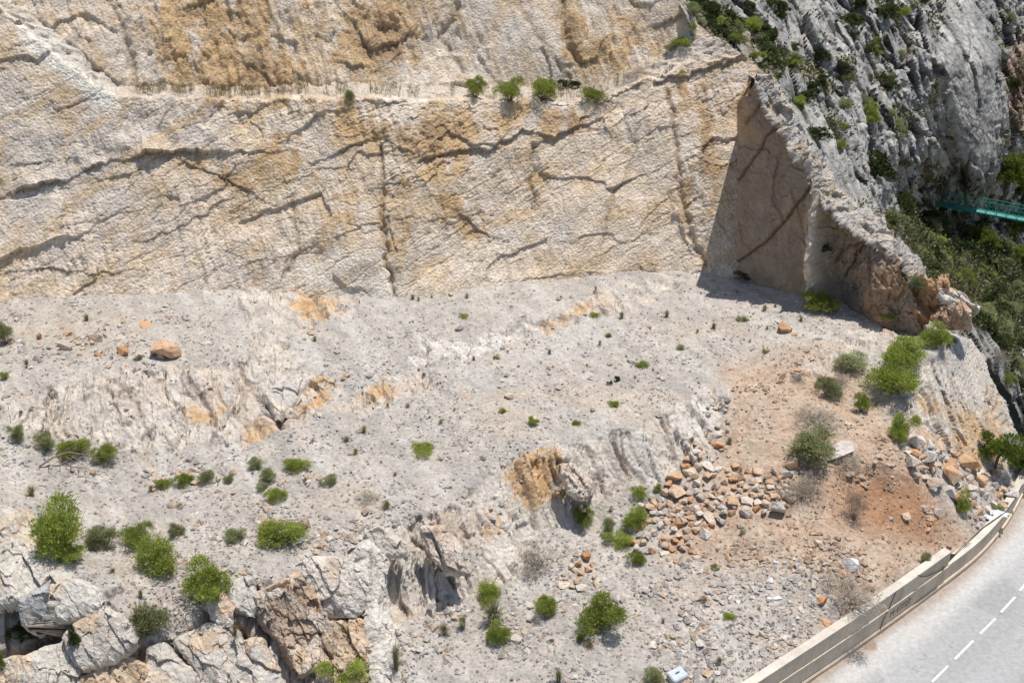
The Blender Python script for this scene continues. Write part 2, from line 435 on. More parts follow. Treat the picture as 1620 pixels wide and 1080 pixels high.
bed = fbm(a_ / 3.0, b_ * 1.6, 75, 4); d += 0.03 * bed * (part == 0) - 0.045 * (np.abs(fbm(a_ / 4.0, b_ / 0.9, 76, 3)) < 0.018) * (part == 0)
d += 0.03 * rgh * fbm(s_ * 5, t_ * 3, 63, 3)
d -= 0.025 * rgh * (e2 < 0.06) + 0.02 * (e3 < 0.08)
isb = part == 1
fb1, _, _ = facets(s_ / 0.7, (P[..., 1] + P[..., 2]) / 0.5, 15)
d = np.where(isb, 0.13 * fb1 + 0.2 * fbm(s_ * 0.9, (P[..., 1] + P[..., 2]) * 0.9, 12, 4) + d * (1 - sstep(0, 0.25, tt)) * 0.7, d)
edge_u = 1 - sstep(1195, 1240, U)
Pc = P + Nn * d[..., None]
# colour
n1 = fbm(s_ / 2.2, t_ / 1.6, 81, 4); n2 = fbm(s_ / 0.5, t_ / 0.5, 91, 3)
col = np.ones(P.shape) * np.array([0.74, 0.60, 0.46])
col = mixc(col, (0.65, 0.575, 0.50), 0.35 + 0.9 * n1 + 0.6 * gry)
col = mixc(col, (0.78, 0.67, 0.54), sstep(0.05, 0.5, fbm(s_ / 1.5, t_ / 1.2, 83, 3)) * 0.6)
col = mixc(col, (0.60, 0.43, 0.24), sstep(0.05, 0.5, fbm(A / 2.5, B / 0.8, 87, 4)) * 0.6)
col = mixc(col, (0.50, 0.43, 0.36), sstep(0.1, 0.6, hatch) * 0.35)
nb = fbm(s_ / 1.1 + t_ * 0.2, t_ / 0.8, 93, 5)
seep = fbm(s_ * 1.6, t_ * 0.35, 97, 4)
om = sstep(0.15, 0.95, 0.95 * och + (0.5 * n2 + 0.6 * nb + 0.7 * seep) * np.clip(och * 3, 0, 1))
col = mixc(col, (0.62, 0.44, 0.25), 0.4 * sstep(0.0, 0.5, fbm(s_ / 1.0, t_ / 2.6, 94, 5)))
col = mixc(col, (0.56, 0.375, 0.19), om * 0.85)
col = mixc(col, (0.40, 0.265, 0.16), sstep(0.3, 1.0, brn + (0.4 * n2 + 0.5 * seep) * np.clip(brn * 3, 0, 1)) * 0.8)
col = mixc(col, (0.84, 0.79, 0.70), sstep(0.3, 0.8, wht + 0.25 * n2) * 0.8)
col = mixc(col, (0.34, 0.25, 0.16), crack * 0.7)
col = mixc(col, (0.40, 0.33, 0.25), (e2 < 0.05) * 0.2)
col *= (1 + 0.10 * (r2 - 0.5) + 0.12 * (r3 - 0.5))[..., None]
col = mixc(col, (0.50, 0.45, 0.39), isb * (tt > 0.2) * 0.6)
keepc = U < np.where(V < 133, np.interp(V, [-160, 0, 45, 75, 95, 133], [1050, 1080, 1112, 1162, 1194, 1222]), 1236)
cliff = grid_obj('quarry_cliff', Pc, col, M_CLIFF, keepc)
tag(cliff, kind='structure')
splat(Pc, keepc, 1)

# ---- 2. shaded side wall
def cliff_y(u, v):
    j = int(np.argmin(np.abs(CLIFF_BASE[200, :, 0] - CLIFF_BASE[200, :, 0])))  # placeholder, nearest search below
    d2 = (U - u) ** 2 + (V - v) ** 2
    return float(CLIFF_BASE[..., 1].flat[int(np.argmin(d2))])
Pt = P_z(1167, 441, 5.95); Pe = P_z(1440, 497, 6.35)
D = Pe - Pt; nz = 0.015
# horizontal normal angle phi: nh*(cos phi*Dx + sin phi*Dy) + nz*Dz = 0
nh = math.sqrt(1 - nz * nz); R0 = math.hypot(D[0], D[1]); ph0 = math.atan2(D[1], D[0])
phi = ph0 - math.acos(max(-1, min(1, -nz * D[2] / (nh * R0))))
SN = np.array([nh * math.cos(phi), nh * math.sin(phi), nz])
print('side wall normal', SN, 'dot sun', float(SN @ np.array(SUN_DIR)))
def P_side(u, v):
    dx, dy, dz = ray(u, v)
    o = np.array([0, 0, CAM_H]); num = float((Pt - o) @ SN)
    t = num / (dx * SN[0] + dy * SN[1] + dz * SN[2])
    return np.stack([dx * t, dy * t, dz * t + CAM_H], -1)
CREST = [(1150, 175), (1167, 160), (1192, 132), (1207, 133), (1223, 165), (1234, 193), (1253, 218), (1264, 240), (1282, 262), (1298, 300), (1312, 322), (1340, 345), (1372, 368), (1398, 385), (1425, 408), (1448, 440), (1462, 470), (1470, 520)]
us = np.arange(1167, 1475, 1.0)
cv = lin(us, CREST) + 7 * fbm(us / 14, us * 0, 5, 3) + 3 * fbm(us / 4, us * 0, 6, 2)
tv = np.linspace(0, 1, 330)[:, None]
Vs = cv + (540 - cv) * tv; Us = us + 0 * Vs
P = P_side(Us, Vs)
sd = (P - Pt) @ np.array([-SN[1], SN[0], 0]); sd = -sd if sd.max() < abs(sd.min()) else sd
zt_ = P[..., 2]
rib, _ = seg_dist(Us + 4 * fbm(Us / 12, Vs / 12, 4, 3), Vs, [(1300, 300), (1294, 340), (1290, 400), (1288, 470)])
d = 0.9 * np.exp(-(rib / 11) ** 2)
d += 1.1 * sstep(1330, 1420, Us) * sstep(330, 480, Vs)
d += -0.7 * sstep(1296, 1306, Us) * (1 - sstep(1306, 1400, Us))
ju = Us + 5 * fbm(Us / 20, Vs / 20, 8, 3); jv = Vs + 5 * fbm(Us / 20, Vs / 20, 9, 3)
crack = np.zeros_like(Us)
for pts, amp, fall, wid in [([(1130, 318), (1160, 295), (1185, 262), (1215, 215), (1236, 190)], 0.22, 22, 1.8), ([(1125, 430), (1165, 415), (1210, 385), (1250, 340), (1290, 285)], 0.25, 25, 2.2),
                            ([(1165, 330), (1175, 380), (1200, 400)], 0.08, 12, 3), ([(1230, 250), (1225, 310), (1240, 350)], 0.1, 14, 3), ([(1180, 195), (1200, 170), (1212, 150)], 0.15, 14, 3),
                            ([(1310, 420), (1340, 390), (1370, 380)], 0.3, 18, 5), ([(1380, 400), (1385, 440), (1400, 480)], 0.3, 18, 5), ([(1330, 440), (1350, 405), (1375, 380)], 0.3, 18, 4), ([(1255, 300), (1270, 350), (1280, 400)], 0.08, 12, 3)]:
    ds, side = seg_dist(ju, jv, pts)
    d += amp * np.exp(-ds / fall) * (side > 0) - 0.5 * amp * np.exp(-(ds / wid) ** 2)
    crack = np.maximum(crack, np.exp(-(ds / wid) ** 2))
rg = 0.35 + 1.2 * sstep(1296, 1330, Us) + 1.5 * np.exp(-(rib / 14) ** 2) + 0.8 * (1 - sstep(0.0, 0.06, tv))
f1, e1, r1 = facets(sd / 2.2 + zt_ / 3, zt_ / 2.4 - sd / 4, 121); f2, e2, r2 = facets(sd / 0.7, zt_ / 0.9, 131); f3, e3, r3 = facets(sd / 0.25, zt_ / 0.35, 133)
d += 0.12 * f1 * rg + 0.10 * f2 * rg + 0.05 * f3 * rg + 0.02 * fbm(sd * 6 + zt_ * 0.8, zt_ * 0.6, 66, 3)
Pw = P + SN * d[..., None]
# the wall's left edge returns into the cliff behind it
n1 = fbm(sd / 1.6, zt_ / 1.6, 141, 4); n2 = fbm(sd * 3 + zt_ * 0.5, zt_ * 0.5, 143, 3)
col = np.ones(P.shape) * np.array([0.335, 0.255, 0.19])  # wall's shade deepened in the base colour; this rock is cream where lit
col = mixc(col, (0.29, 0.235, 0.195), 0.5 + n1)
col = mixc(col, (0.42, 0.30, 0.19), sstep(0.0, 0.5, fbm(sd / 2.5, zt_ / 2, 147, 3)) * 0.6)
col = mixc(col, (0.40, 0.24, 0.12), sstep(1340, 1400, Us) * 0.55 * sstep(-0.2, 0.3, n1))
col = mixc(col, (0.66, 0.57, 0.46), np.exp(-(rib / 13) ** 2))  # sunlit rib painted in the lit cream tone
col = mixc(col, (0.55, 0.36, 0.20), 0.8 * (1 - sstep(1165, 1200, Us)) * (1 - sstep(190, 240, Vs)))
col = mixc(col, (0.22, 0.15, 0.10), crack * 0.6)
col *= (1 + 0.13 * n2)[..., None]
e0 = Pw[:, :1]; bd = e0 - np.array([0, 0, CAM_H]); bd[..., 2] = 0; bd /= np.linalg.norm(bd, axis=-1, keepdims=True); bd = bd + np.array([0.12, 0, 0])
kk = (np.linspace(1, 0, 40)[1:-0 or None])[None, :, None] * 7.0
ret = e0 + bd * kk[:, :-1]; Pw = np.concatenate([ret, Pw], 1); col = np.concatenate([np.repeat(col[:, :1], ret.shape[1], 1), col], 1)
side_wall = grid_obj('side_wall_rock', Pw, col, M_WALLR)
tag(side_wall, kind='structure')
splat(Pw, None, 2)
CREST_Y = {c: float(P_side(*c)[1]) for c in CREST}

# ---- 3. natural mountain slope to the right and behind
cy = lambda u, v: cliff_y(u, v)
ctl = [(1040, -160, cy(1040, -20) + 4.5), (1060, 0, cy(1060, 0) + 0.3), (1100, 45, cy(1100, 45) + 0.3), (1150, 75, cy(1150, 80) + 0.5), (1180, 90, cy(1180, 92) + 0.8), (1195, 110, cy(1185, 110) + 0.8)]
for c in CREST[3:-1]: ctl.append((c[0], c[1], CREST_Y[c] + 0.25))
ctl += [(1260, 160, 68), (1330, 200, 72), (1400, 300, 76), (1340, 290, 66), (1420, 380, 70), (1200, 0, 78), (1300, 60, 80), (1300, -160, 100), (1450, 100, 92), (1450, 250, 88), (1550, 100, 104), (1550, 280, 102),
        (1465, 330, 104), (1440, 335, 95), (1540, 370, 112), (1500, 400, 98), (1450, 400, 78), (1620, 370, 124), (1620, 250, 118), (1620, 60, 126), (1620, -160, 140), (1850, -160, 165), (1850, 200, 150), (1850, 400, 120), (1620, 440, 108), (1560, 440, 96), (1540, 470, 76), (1490, 450, 64), (1480, 480, 55.5),
        (1470, 520, 54.3), (1510, 500, 57), (1570, 560, 60), (1560, 510, 68), (1620, 540, 80), (1620, 640, 66), (1700, 640, 70), (1850, 640, 90), (1590, 640, 62), (1620, 760, 66), (1850, 800, 80), (1540, 620, 58)]
rb = RBF([(a, b) for a, b, _ in ctl], [c for *_, c in ctl])
us = np.arange(1040, 1850, STEP * 1.05); vs = np.arange(-160, 830, STEP * 1.05)
Um, Vm = np.meshgrid(us, vs)
Y = rb(Um, Vm)
P = P_y(Um, Vm, Y)
Nn = grid_normals(P)
X, Yw, Zw = P[..., 0], P[..., 1], P[..., 2]
# ribs run down to the right across the hillside
th = math.radians(-57)
A = X * math.cos(th) + Zw * math.sin(th); B = -X * math.sin(th) + Zw * math.cos(th)
near = 1 - sstep(58, 85, Yw)
slab = blob(Um + 12 * fbm(Um / 30, Vm / 30, 3, 3), Vm, 1535, 130, 50, 140, -8, 0.35)
f1, e1, r1 = facets(A / 7.5, B / 2.6, 221, 0.22); f2, e2, r2 = facets(A / 2.6, B / 1.1, 231, 0.25); f3, e3, r3 = facets(A / 0.9, B / 0.45, 241, 0.3)
rd = np.abs(fbm(A / 6, B / 1.8, 251, 4))
sc_ = (0.42 + 0.58 * sstep(60, 90, Yw)) * (1 - 0.75 * slab)
vd, _ = seg_dist(Um, Vm, CREST[2:]); nearcrest = sstep(0, 22, vd)
d = sc_ * (1.15 * f1 + 0.75 * f2 + 0.30 * f3 - 3.0 * (0.2 - rd) * (rd < 0.2) + 0.5 * fbm(A / 9, B / 4, 255, 3)) * (0.35 + 0.65 * nearcrest)
d += 1.2 * slab
d -= sc_ * (0.35 * (e1 < 0.08) + 0.15 * (e2 < 0.08))
tc_ = np.array([0, 0, CAM_H]) - P; tc_ /= np.linalg.norm(tc_, axis=-1, keepdims=True)
Dm = Nn * 0.45 + tc_; Dm /= np.linalg.norm(Dm, axis=-1, keepdims=True)
Pm = P + Dm * d[..., None]
n1 = fbm(A / 4, B / 2, 261, 4); n2 = fbm(A, B * 1.5, 263, 4)
col = np.ones(P.shape) * np.array([0.53, 0.505, 0.47])
col = mixc(col, (0.34, 0.335, 0.33), 0.5 + n1)
col = mixc(col, (0.56, 0.52, 0.47), sstep(0.1, 0.5, n2) * 0.6)
col = mixc(col, (0.23, 0.225, 0.22), sstep(0.15, 0.5, fbm(A / 1.5, B / 0.6, 269, 4)) * 0.7)
veg = fbm(X / 5, Zw / 4, 271, 4) + 0.15
soilm = sstep(0.05, 0.35, 0.8 * fbm(A / 2.6, B / 1.5, 275, 4) + 0.25 * blob(Um, Vm, 1180, 60, 120, 60, 30, 0.6) + 0.25 * blob(Um, Vm, 1290, 110, 70, 30, 30, 0.6) - 0.1 + 0.7 * blob(Um, Vm, 1520, 440, 140, 70, 25, 0.6)) * (1 - slab)
col = mixc(col, (0.27, 0.225, 0.16), soilm * 0.75)
col = mixc(col, (0.42, 0.34, 0.22), soilm * blob(Um, Vm, 1300, 120, 60, 30, 20, 0.6))
col = mixc(col, (0.50, 0.42, 0.34), near * (1 - nearcrest) * 0.7)
orr = blob(Um + 8 * n2, Vm + 8 * n1, 1490, 480, 52, 34, 15, 0.5)
col = mixc(col, (0.46, 0.24, 0.11), orr * 0.9)
col = mixc(col, (0.40, 0.22, 0.12), 0.6 * blob(Um, Vm, 1613, 125, 22, 70, 0, 0.4))
col = mixc(col, (0.12, 0.10, 0.08), (e1 < 0.06) * 0.4 + (e2 < 0.05) * 0.2)
col *= (1 + 0.22 * (r2 - 0.5) + 0.2 * (r3 - 0.5))[..., None]
# keep: right of the crest line
top_line = lin(Vm, [(-160, 1035), (0, 1065), (45, 1098), (75, 1150), (95, 1182), (133, 1207), (165, 1224), (193, 1235), (218, 1254), (240, 1265), (262, 1283), (300, 1299), (322, 1313), (345, 1341), (368, 1373), (385, 1399), (408, 1426), (440, 1449), (470, 1463), (520, 1466), (560, 1480), (830, 1560)])
keepm = (Um > top_line - 5 - 3 * fbm(Vm / 10, Vm * 0, 9, 2)) & (Vm < np.interp(Um, [1440, 1480, 1530, 1565, 1600, 1625, 1700], [530, 540, 560, 585, 625, 680, 760]))
mount = grid_obj('mountain_slope', Pm, col, M_MOUNT, keepm)
tag(mount, kind='structure')
splat(Pm, keepm, 3)
MVEG = (Um, Vm, Pm, soilm, keepm, slab)

# ---- 4. quarry floor, ledges, soil and bluff: one height field
G = [(-260, 505, 7.0), (0, 470, 6.9), (200, 465, 6.8), (370, 455, 6.6), (500, 460, 6.4), (620, 468, 6.1), (850, 442, 6.0), (1060, 430, 6.0), (1130, 437, 5.95), (1280, 462, 5.95), (1440, 497, 5.9),
     (0, 560, 6.65), (150, 560, 6.6), (265, 555, 6.5), (360, 540, 6.4), (-260, 600, 6.8), (430, 530, 6.2), (540, 500, 6.05),
     (0, 640, 6.5), (100, 606, 6.45), (200, 588, 6.4), (290, 582, 6.3), (400, 570, 6.1), (470, 595, 5.9), (-260, 680, 6.7),
     (0, 695, 5.5), (100, 700, 4.9), (200, 738, 4.45), (300, 716, 4.6), (380, 715, 4.6), (440, 672, 4.85), (530, 622, 5.2), (-260, 740, 5.8),
     (560, 640, 5.0), (600, 600, 5.5), (680, 592, 5.45), (690, 615, 5.05), (500, 550, 6.0), (640, 562, 5.65), (665, 588, 5.25), (740, 540, 5.65), (765, 562, 5.25), (830, 508, 5.75), (860, 532, 5.35),
     (950, 468, 5.95), (970, 497, 5.45), (1060, 440, 6.05), (1090, 462, 5.6), (880, 492, 5.9), (905, 520, 5.4),
     (250, 775, 4.3), (500, 700, 4.7), (500, 800, 4.3), (700, 650, 4.9), (700, 740, 4.5), (900, 600, 5.0), (900, 670, 4.75), (1050, 550, 5.2), (1050, 620, 4.9), (1200, 500, 5.6), (1200, 560, 5.25), (1300, 500, 5.75), (1380, 510, 5.8),
     (300, 830, 4.25), (450, 870, 4.2), (560, 840, 4.25), (350, 780, 4.3),
     (480, 886, 4.3), (590, 850, 4.4), (690, 805, 4.5), (780, 738, 4.7), (850, 712, 4.8), (900, 705, 4.8), (990, 680, 4.85), (1060, 655, 4.9), (1125, 612, 5.0),
     (628, 960, 1.9), (620, 1080, 1.2), (700, 985, 1.6), (760, 940, 1.8), (830, 925, 1.8), (855, 870, 2.0), (885, 825, 2.3), (1000, 785, 2.7), (1075, 748, 3.2), (1138, 690, 4.0),
     (800, 1050, 1.35), (800, 1200, 0.9), (1000, 950, 1.8), (1000, 1080, 1.45), (1100, 1000, 1.8), (1160, 1080, 1.7), (1180, 1030, 1.75), (950, 870, 2.0), (1050, 900, 2.1), (950, 820, 2.2), (1000, 1200, 1.2),
     (1245, 1030, 1.75), (1300, 995, 1.75), (1400, 930, 1.75), (1470, 890, 1.7), (1510, 865, 1.5), (1550, 845, 1.3), (1590, 800, 1.15), (1050, 1150, 1.6), (1615, 760, 1.1),
     (1150, 880, 2.3), (1250, 890, 2.4), (1300, 850, 2.9), (1200, 770, 3.4), (1100, 810, 2.8), (1200, 680, 4.4), (1180, 620, 4.95), (1300, 620, 5.0), (1300, 700, 4.4), (1300, 560, 5.4), (1400, 740, 4.1), (1395, 775, 3.3), (1450, 840, 2.3),
     (1500, 790, 2.6), (1580, 770, 1.9), (1490, 725, 3.6), (1360, 640, 4.9), (1340, 830, 2.7), (1350, 920, 2.0),
     (1400, 660, 4.7), (1425, 600, 5.7), (1470, 560, 6.5), (1520, 540, 6.8), (1560, 560, 6.4), (1590, 612, 4.7), (1600, 690, 3.2), (1560, 722, 2.9), (1630, 700, 2.4), (1450, 700, 4.3), (1530, 640, 4.7), (1340, 545, 5.55), (1400, 535, 5.7), (1440, 530, 5.9),
     (1650, 640, 2.4), (1700, 600, 1.5), (1800, 700, 0.2), (1645, 740, 0.9), (1850, 900, -0.6), (1660, 560, 2.5),
     # foreground outcrop, lower left
     (240, 880, 4.3), (180, 890, 4.35), (135, 880, 4.4), (110, 850, 4.5), (60, 780, 4.9), (0, 745, 5.3), (-260, 770, 6.0),
     (-150, 770, 6.6), (0, 800, 6.1), (50, 830, 5.85), (95, 880, 5.5), (125, 930, 5.2), (30, 900, 5.5), (90, 950, 5.0), (150, 945, 4.9), (200, 985, 4.4),
     (0, 960, 4.2), (30, 1000, 3.2), (90, 1000, 3.6), (0, 1080, 2.2), (80, 1080, 2.3), (160, 1030, 3.4), (180, 1080, 2.1), (250, 1060, 2.2), (290, 1000, 3.4), (350, 950, 4.1), (420, 930, 4.2), (400, 1010, 3.1), (440, 1080, 1.7),
     (520, 905, 4.1), (520, 1000, 2.5), (560, 1080, 1.4), (590, 960, 2.9), (240, 960, 4.0), (300, 960, 4.0), (-260, 1200, 1.0), (200, 1200, 0.6), (500, 1200, 0.5), (-150, 900, 5.6)]
Gp = np.array([P_z(a, b, c) for a, b, c in G])
hb = RBF(Gp[:, :2], Gp[:, 2])
# wall foot line on the road (photo px at z=0), drives the cut between ground and road
WFOOT = [(1020, 1262), (1110, 1200), (1195, 1141), (1285, 1080), (1342, 1041), (1400, 1000), (1452, 962), (1500, 926), (1538, 896), (1566, 868), (1592, 835), (1612, 800), (1628, 765), (1642, 725), (1655, 685)]
WF = np.array([P_z(a, b, 0.0)[:2] for a, b in WFOOT])
def smooth_line(L, n=6):
    out = []
    for i in range(len(L) - 1):
        p0 = L[max(i - 1, 0)]; p1 = L[i]; p2 = L[i + 1]; p3 = L[min(i + 2, len(L) - 1)]
        for k in range(n):
            t = k / n
            out.append(0.5 * ((2 * p1) + (-p0 + p2) * t + (2 * p0 - 5 * p1 + 4 * p2 - p3) * t * t + (-p0 + 3 * p1 - 3 * p2 + p3) * t ** 3))
    out.append(L[-1]); return np.array(out)
WL = smooth_line(WF)
yy = np.concatenate([np.linspace(16, 24.4, 30), 1.0 / np.linspace(1 / 24.5, 1 / 62.0, int(800 / 1.25))])
ang = (np.concatenate([np.arange(-640, -300, 5.0), np.arange(-300, 1900, STEP)]) - 810) / FPX
# polar grid (columns fan out from the camera's foot)
Yg, Ag = np.meshgrid(yy, ang, indexing='ij')
Xg = Yg * Ag * 1.13
Hh = hb(Xg, Yg)
Pg = np.stack([Xg, Yg, Hh], -1)
Ug, Vg, _ = project(Pg)
wu = Ug + 9 * fbm(Ug / 25, Vg / 25, 3, 3); wv = Vg + 8 * fbm(Ug / 25, Vg / 25, 5, 3)
rock = np.zeros_like(Ug)
RK = [[(-300, 640), (0, 640), (100, 603), (200, 586), (290, 580), (390, 570), (440, 588), (530, 600), (548, 620), (500, 655), (430, 690), (380, 712), (300, 700), (230, 725), (150, 695), (60, 690), (0, 675), (-300, 690)],
      [(372, 448), (480, 432), (540, 440), (570, 500), (530, 508), (470, 525), (430, 518), (390, 505)],
      [(395, 515), (440, 520), (480, 570), (440, 590), (400, 570)],
      [(520, 645), (600, 602), (680, 588), (692, 612), (640, 628), (560, 655)], [(840, 520), (890, 488), (960, 458), (1060, 434), (1085, 452), (1010, 482), (930, 508), (870, 532)],
      [(640, 572), (668, 542), (740, 538), (830, 503), (852, 520), (780, 552), (720, 572), (650, 585)],
      [(470, 900), (560, 868), (600, 842), (690, 808), (760, 768), (790, 732), (850, 712), (905, 702), (990, 682), (1060, 652), (1120, 608), (1148, 640), (1130, 700), (1075, 745), (1000, 778), (920, 795), (885, 815), (855, 865), (825, 915), (760, 935), (715, 965), (690, 975), (640, 975), (622, 1210), (330, 1210), (360, 1000), (350, 945), (400, 925)],
      [(-300, 740), (0, 790), (60, 828), (110, 890), (155, 945), (215, 985), (240, 1020), (300, 1010), (320, 950), (370, 930), (430, 950), (420, 1210), (-300, 1210)],
      [(1405, 690), (1440, 610), (1470, 565), (1540, 535), (1600, 600), (1640, 740), (1590, 755), (1500, 700), (1450, 715)],
      [(1270, 575), (1330, 528), (1440, 505), (1420, 545), (1330, 565), (1290, 600)]]
for p in RK: rock = np.maximum(rock, poly_sd(wu + 10 * fbm(Ug / 9, Vg / 9, 301, 3), wv + 9 * fbm(Ug / 9, Vg / 9, 302, 3), p, 6))
rock *= sstep(-0.75, -0.25, fbm(Ug / 22, Vg / 15, 303, 4) - 0.0)
SOIL = [(1140, 575), (1300, 545), (1400, 620), (1430, 720), (1500, 790), (1560, 850), (1400, 935), (1340, 975), (1300, 905), (1150, 890), (1040, 885), (1060, 820), (1130, 740), (1150, 640)]
soil = poly_sd(wu, wv, SOIL, 26)
red = np.maximum(blob(wu, wv, 1410, 800, 95, 50, 15, 0.6), 0.75 * blob(wu, wv, 925, 915, 45, 18, -20, 0.5))
# relief
mask = rock
fgm = np.maximum(poly_sd(Ug, Vg, RK[7], 20), poly_sd(Ug, Vg, [(330, 1210), (360, 1000), (350, 945), (470, 890), (560, 868), (600, 842), (640, 975), (622, 1210)], 20))
th = math.radians(-35)      # plan direction of the bedding
A = Xg * math.cos(th) + Yg * math.sin(th); B = -Xg * math.sin(th) + Yg * math.cos(th)
Sx = Xg + 0.3 * Hh + 0.5 * fbm(Xg / 1.5, Yg / 1.5, 311, 3); Sy = Yg - 0.9 * Hh + 0.5 * fbm(Xg / 1.5, Yg / 1.5, 313, 3)       # unrolled down the slope, so steep faces do not stretch
th = math.radians(-62)
A = Sx * math.cos(th) + Sy * math.sin(th); B = -Sx * math.sin(th) + Sy * math.cos(th)
f1, e1, r1 = facets(A / 2.0, B / 1.0, 321, 0.3); f2, e2, r2 = facets(A / 0.8, B / 0.42, 331, 0.35); f3, e3, r3 = facets(A / 0.32, B / 0.2, 341, 0.4)
F1, E1, R1 = facets(A / 3.4, B / 2.4, 351, 0.2)
calm = 1 - 0.55 * fgm
d = mask * (0.27 * f1 + calm * (0.13 * f2 + 0.06 * f3) + 0.22 * fbm(Sx / 1.6, Sy / 1.6, 355, 3))
d += fgm * mask * (0.12 * F1 - 0.15)
d -= mask * (0.08 * (e1 < 0.09) + 0.04 * (e2 < 0.09))
g1 = fbm(Xg / 3.0, Yg / 3.0, 361, 4); g2 = fbm(Xg * 1.6, Yg * 1.6, 363, 4)
pf, pe, pr = vor(Xg * 5.5, Yg * 5.5, 371)[0:3]
peb = np.clip(0.45 - pf, 0, 1) * (pr > 0.55) * sstep(-0.2, 0.3, g2)
d += (1 - mask) * (0.14 * g1 + 0.06 * g2 + 0.16 * peb)
d += soil * (1 - mask) * 0.10 * fbm(Xg * 1.1, Yg * 1.1, 365, 4)
scarp, sd_side = seg_dist(wu, wv, [(1355, 750), (1390, 735), (1430, 760), (1462, 790)])
d += 0.22 * np.exp(-scarp / 20) * (sd_side > 0)
# sharp joints in the foreground outcrop and along the ledges (photo shows deep dark gaps)
jt = np.zeros_like(Ug)
ju = Ug + 5 * fbm(Ug / 14, Vg / 14, 8, 3); jv = Vg + 5 * fbm(Ug / 14, Vg / 14, 9, 3)
for pts, amp, wid in [([(110, 1080), (150, 1050), (200, 1020), (215, 1005)], 1.2, 5), ([(-30, 1050), (15, 1040), (60, 1015), (100, 985)], 1.3, 12), ([(-20, 960), (15, 955), (25, 975), (70, 985)], 1.1, 10), ([(300, 1000), (330, 1010), (360, 1040), (400, 1085)], 0.8, 6),
                      ([(375, 990), (400, 1020), (425, 1060), (435, 1090)], 1.0, 8), ([(690, 870), (705, 895), (720, 925)], 0.6, 6), ([(590, 850), (600, 900), (612, 960)], 0.3, 4), ([(420, 655), (440, 665), (470, 640), (520, 605)], 0.5, 6),
                      ([(500, 905), (505, 935), (520, 960)], 0.5, 4), ([(500, 1050), (530, 1060), (560, 1040)], 0.7, 10), ([(540, 975), (560, 970), (575, 960)], 0.4, 5), ([(100, 955), (150, 950), (190, 930)], 0.6, 5), ([(205, 1000), (240, 990), (262, 975)], 0.6, 4),
                      ([(885, 735), (900, 770), (905, 795)], 0.5, 6), ([(970, 700), (985, 730), (1000, 760)], 0.4, 5), ([(1050, 665), (1065, 700), (1070, 725)], 0.4, 5), ([(820, 740), (840, 790), (850, 830)], 0.4, 5), ([(480, 455), (500, 470), (515, 500)], 0.3, 6),
                      ([(30, 900), (80, 890)], 0.3, 4), ([(1475, 520), (1440, 525), (1400, 520)], 0.3, 5), ([(655, 850), (680, 880), (700, 900)], 0.4, 4), ([(300, 600), (330, 640), (345, 680)], 0.25, 4), ([(180, 600), (220, 640), (235, 690)], 0.15, 4), ([(380, 580), (400, 620), (430, 650)], 0.25, 4)]:
    ds, _ = seg_dist(ju, jv, pts)
    e = np.exp(-(ds / (0.8 * wid)) ** 2); d -= amp * 0.55 * e; jt = np.maximum(jt, e)
Ng = grid_normals(np.stack([Xg, Yg, Hh], -1)); Ng = np.where((mask > 0.02)[..., None], Ng, np.array([0, 0, 1.0]))
Pgd = np.stack([Xg, Yg, Hh], -1) + Ng * d[..., None]
Zg = Pgd[..., 2]
n1 = fbm(Xg / 2.2, Yg / 2.2, 381, 4); n2 = fbm(Xg * 1.3, Yg * 1.3, 383, 4); n3 = fbm(Xg * 6, Yg * 6, 385, 3)
col = np.ones(Pgd.shape) * np.array([0.455, 0.415, 0.37])
col = mixc(col, (0.50, 0.45, 0.395), 0.4 + 1.2 * n1)
col = mixc(col, (0.37, 0.35, 0.325), sstep(0.1, 0.5, n2) * 0.6)
run = fbm((Xg + 0.55 * Yg) / 0.7, (Yg - 0.55 * Xg) / 4.5, 387, 4)
col = mixc(col, (0.53, 0.50, 0.46), 0.7 * sstep(0.05, 0.45, run)); col = mixc(col, (0.36, 0.335, 0.31), 0.5 * sstep(0.1, 0.5, -run))
col = mixc(col, (0.50, 0.41, 0.32), 0.5 * sstep(0.15, 0.55, fbm(Xg / 3.5, Yg / 2.5, 389, 4)))
col *= (1 + 0.16 * n3 + 0.25 * (pr - 0.6) * (peb > 0.02))[..., None]
sc1 = np.ones(Pgd.shape) * np.array([0.47, 0.34, 0.245])
sc1 = mixc(sc1, (0.50, 0.40, 0.31), 0.5 + n2); sc1 *= (1 + 0.2 * n3)[..., None]
sc1 = mixc(sc1, (0.40, 0.225, 0.13), red)
col = col + (sc1 - col) * (soil * sstep(-0.5, 0.2, n1 * 0.6 + n2 * 0.3 + soil - 0.35))[..., None]
col = mixc(col, (0.46, 0.40, 0.33), 0.5 * blob(Ug, Vg, 100, 520, 200, 50, 0, 0.6))
col = mixc(col, (0.50, 0.42, 0.35), 0.5 * poly_sd(Ug, Vg, [(180, 880), (350, 900), (350, 950), (290, 1010), (200, 980)], 20))
rc = np.ones(Pgd.shape) * np.array([0.61, 0.55, 0.48])
rc = mixc(rc, (0.56, 0.44, 0.34), sstep(-0.1, 0.45, n1 + 0.3 * n2) * 0.6)
rc = mixc(rc, (0.52, 0.51, 0.50), sstep(0.1, 0.6, n2) * 0.5)
och = np.zeros_like(Ug)
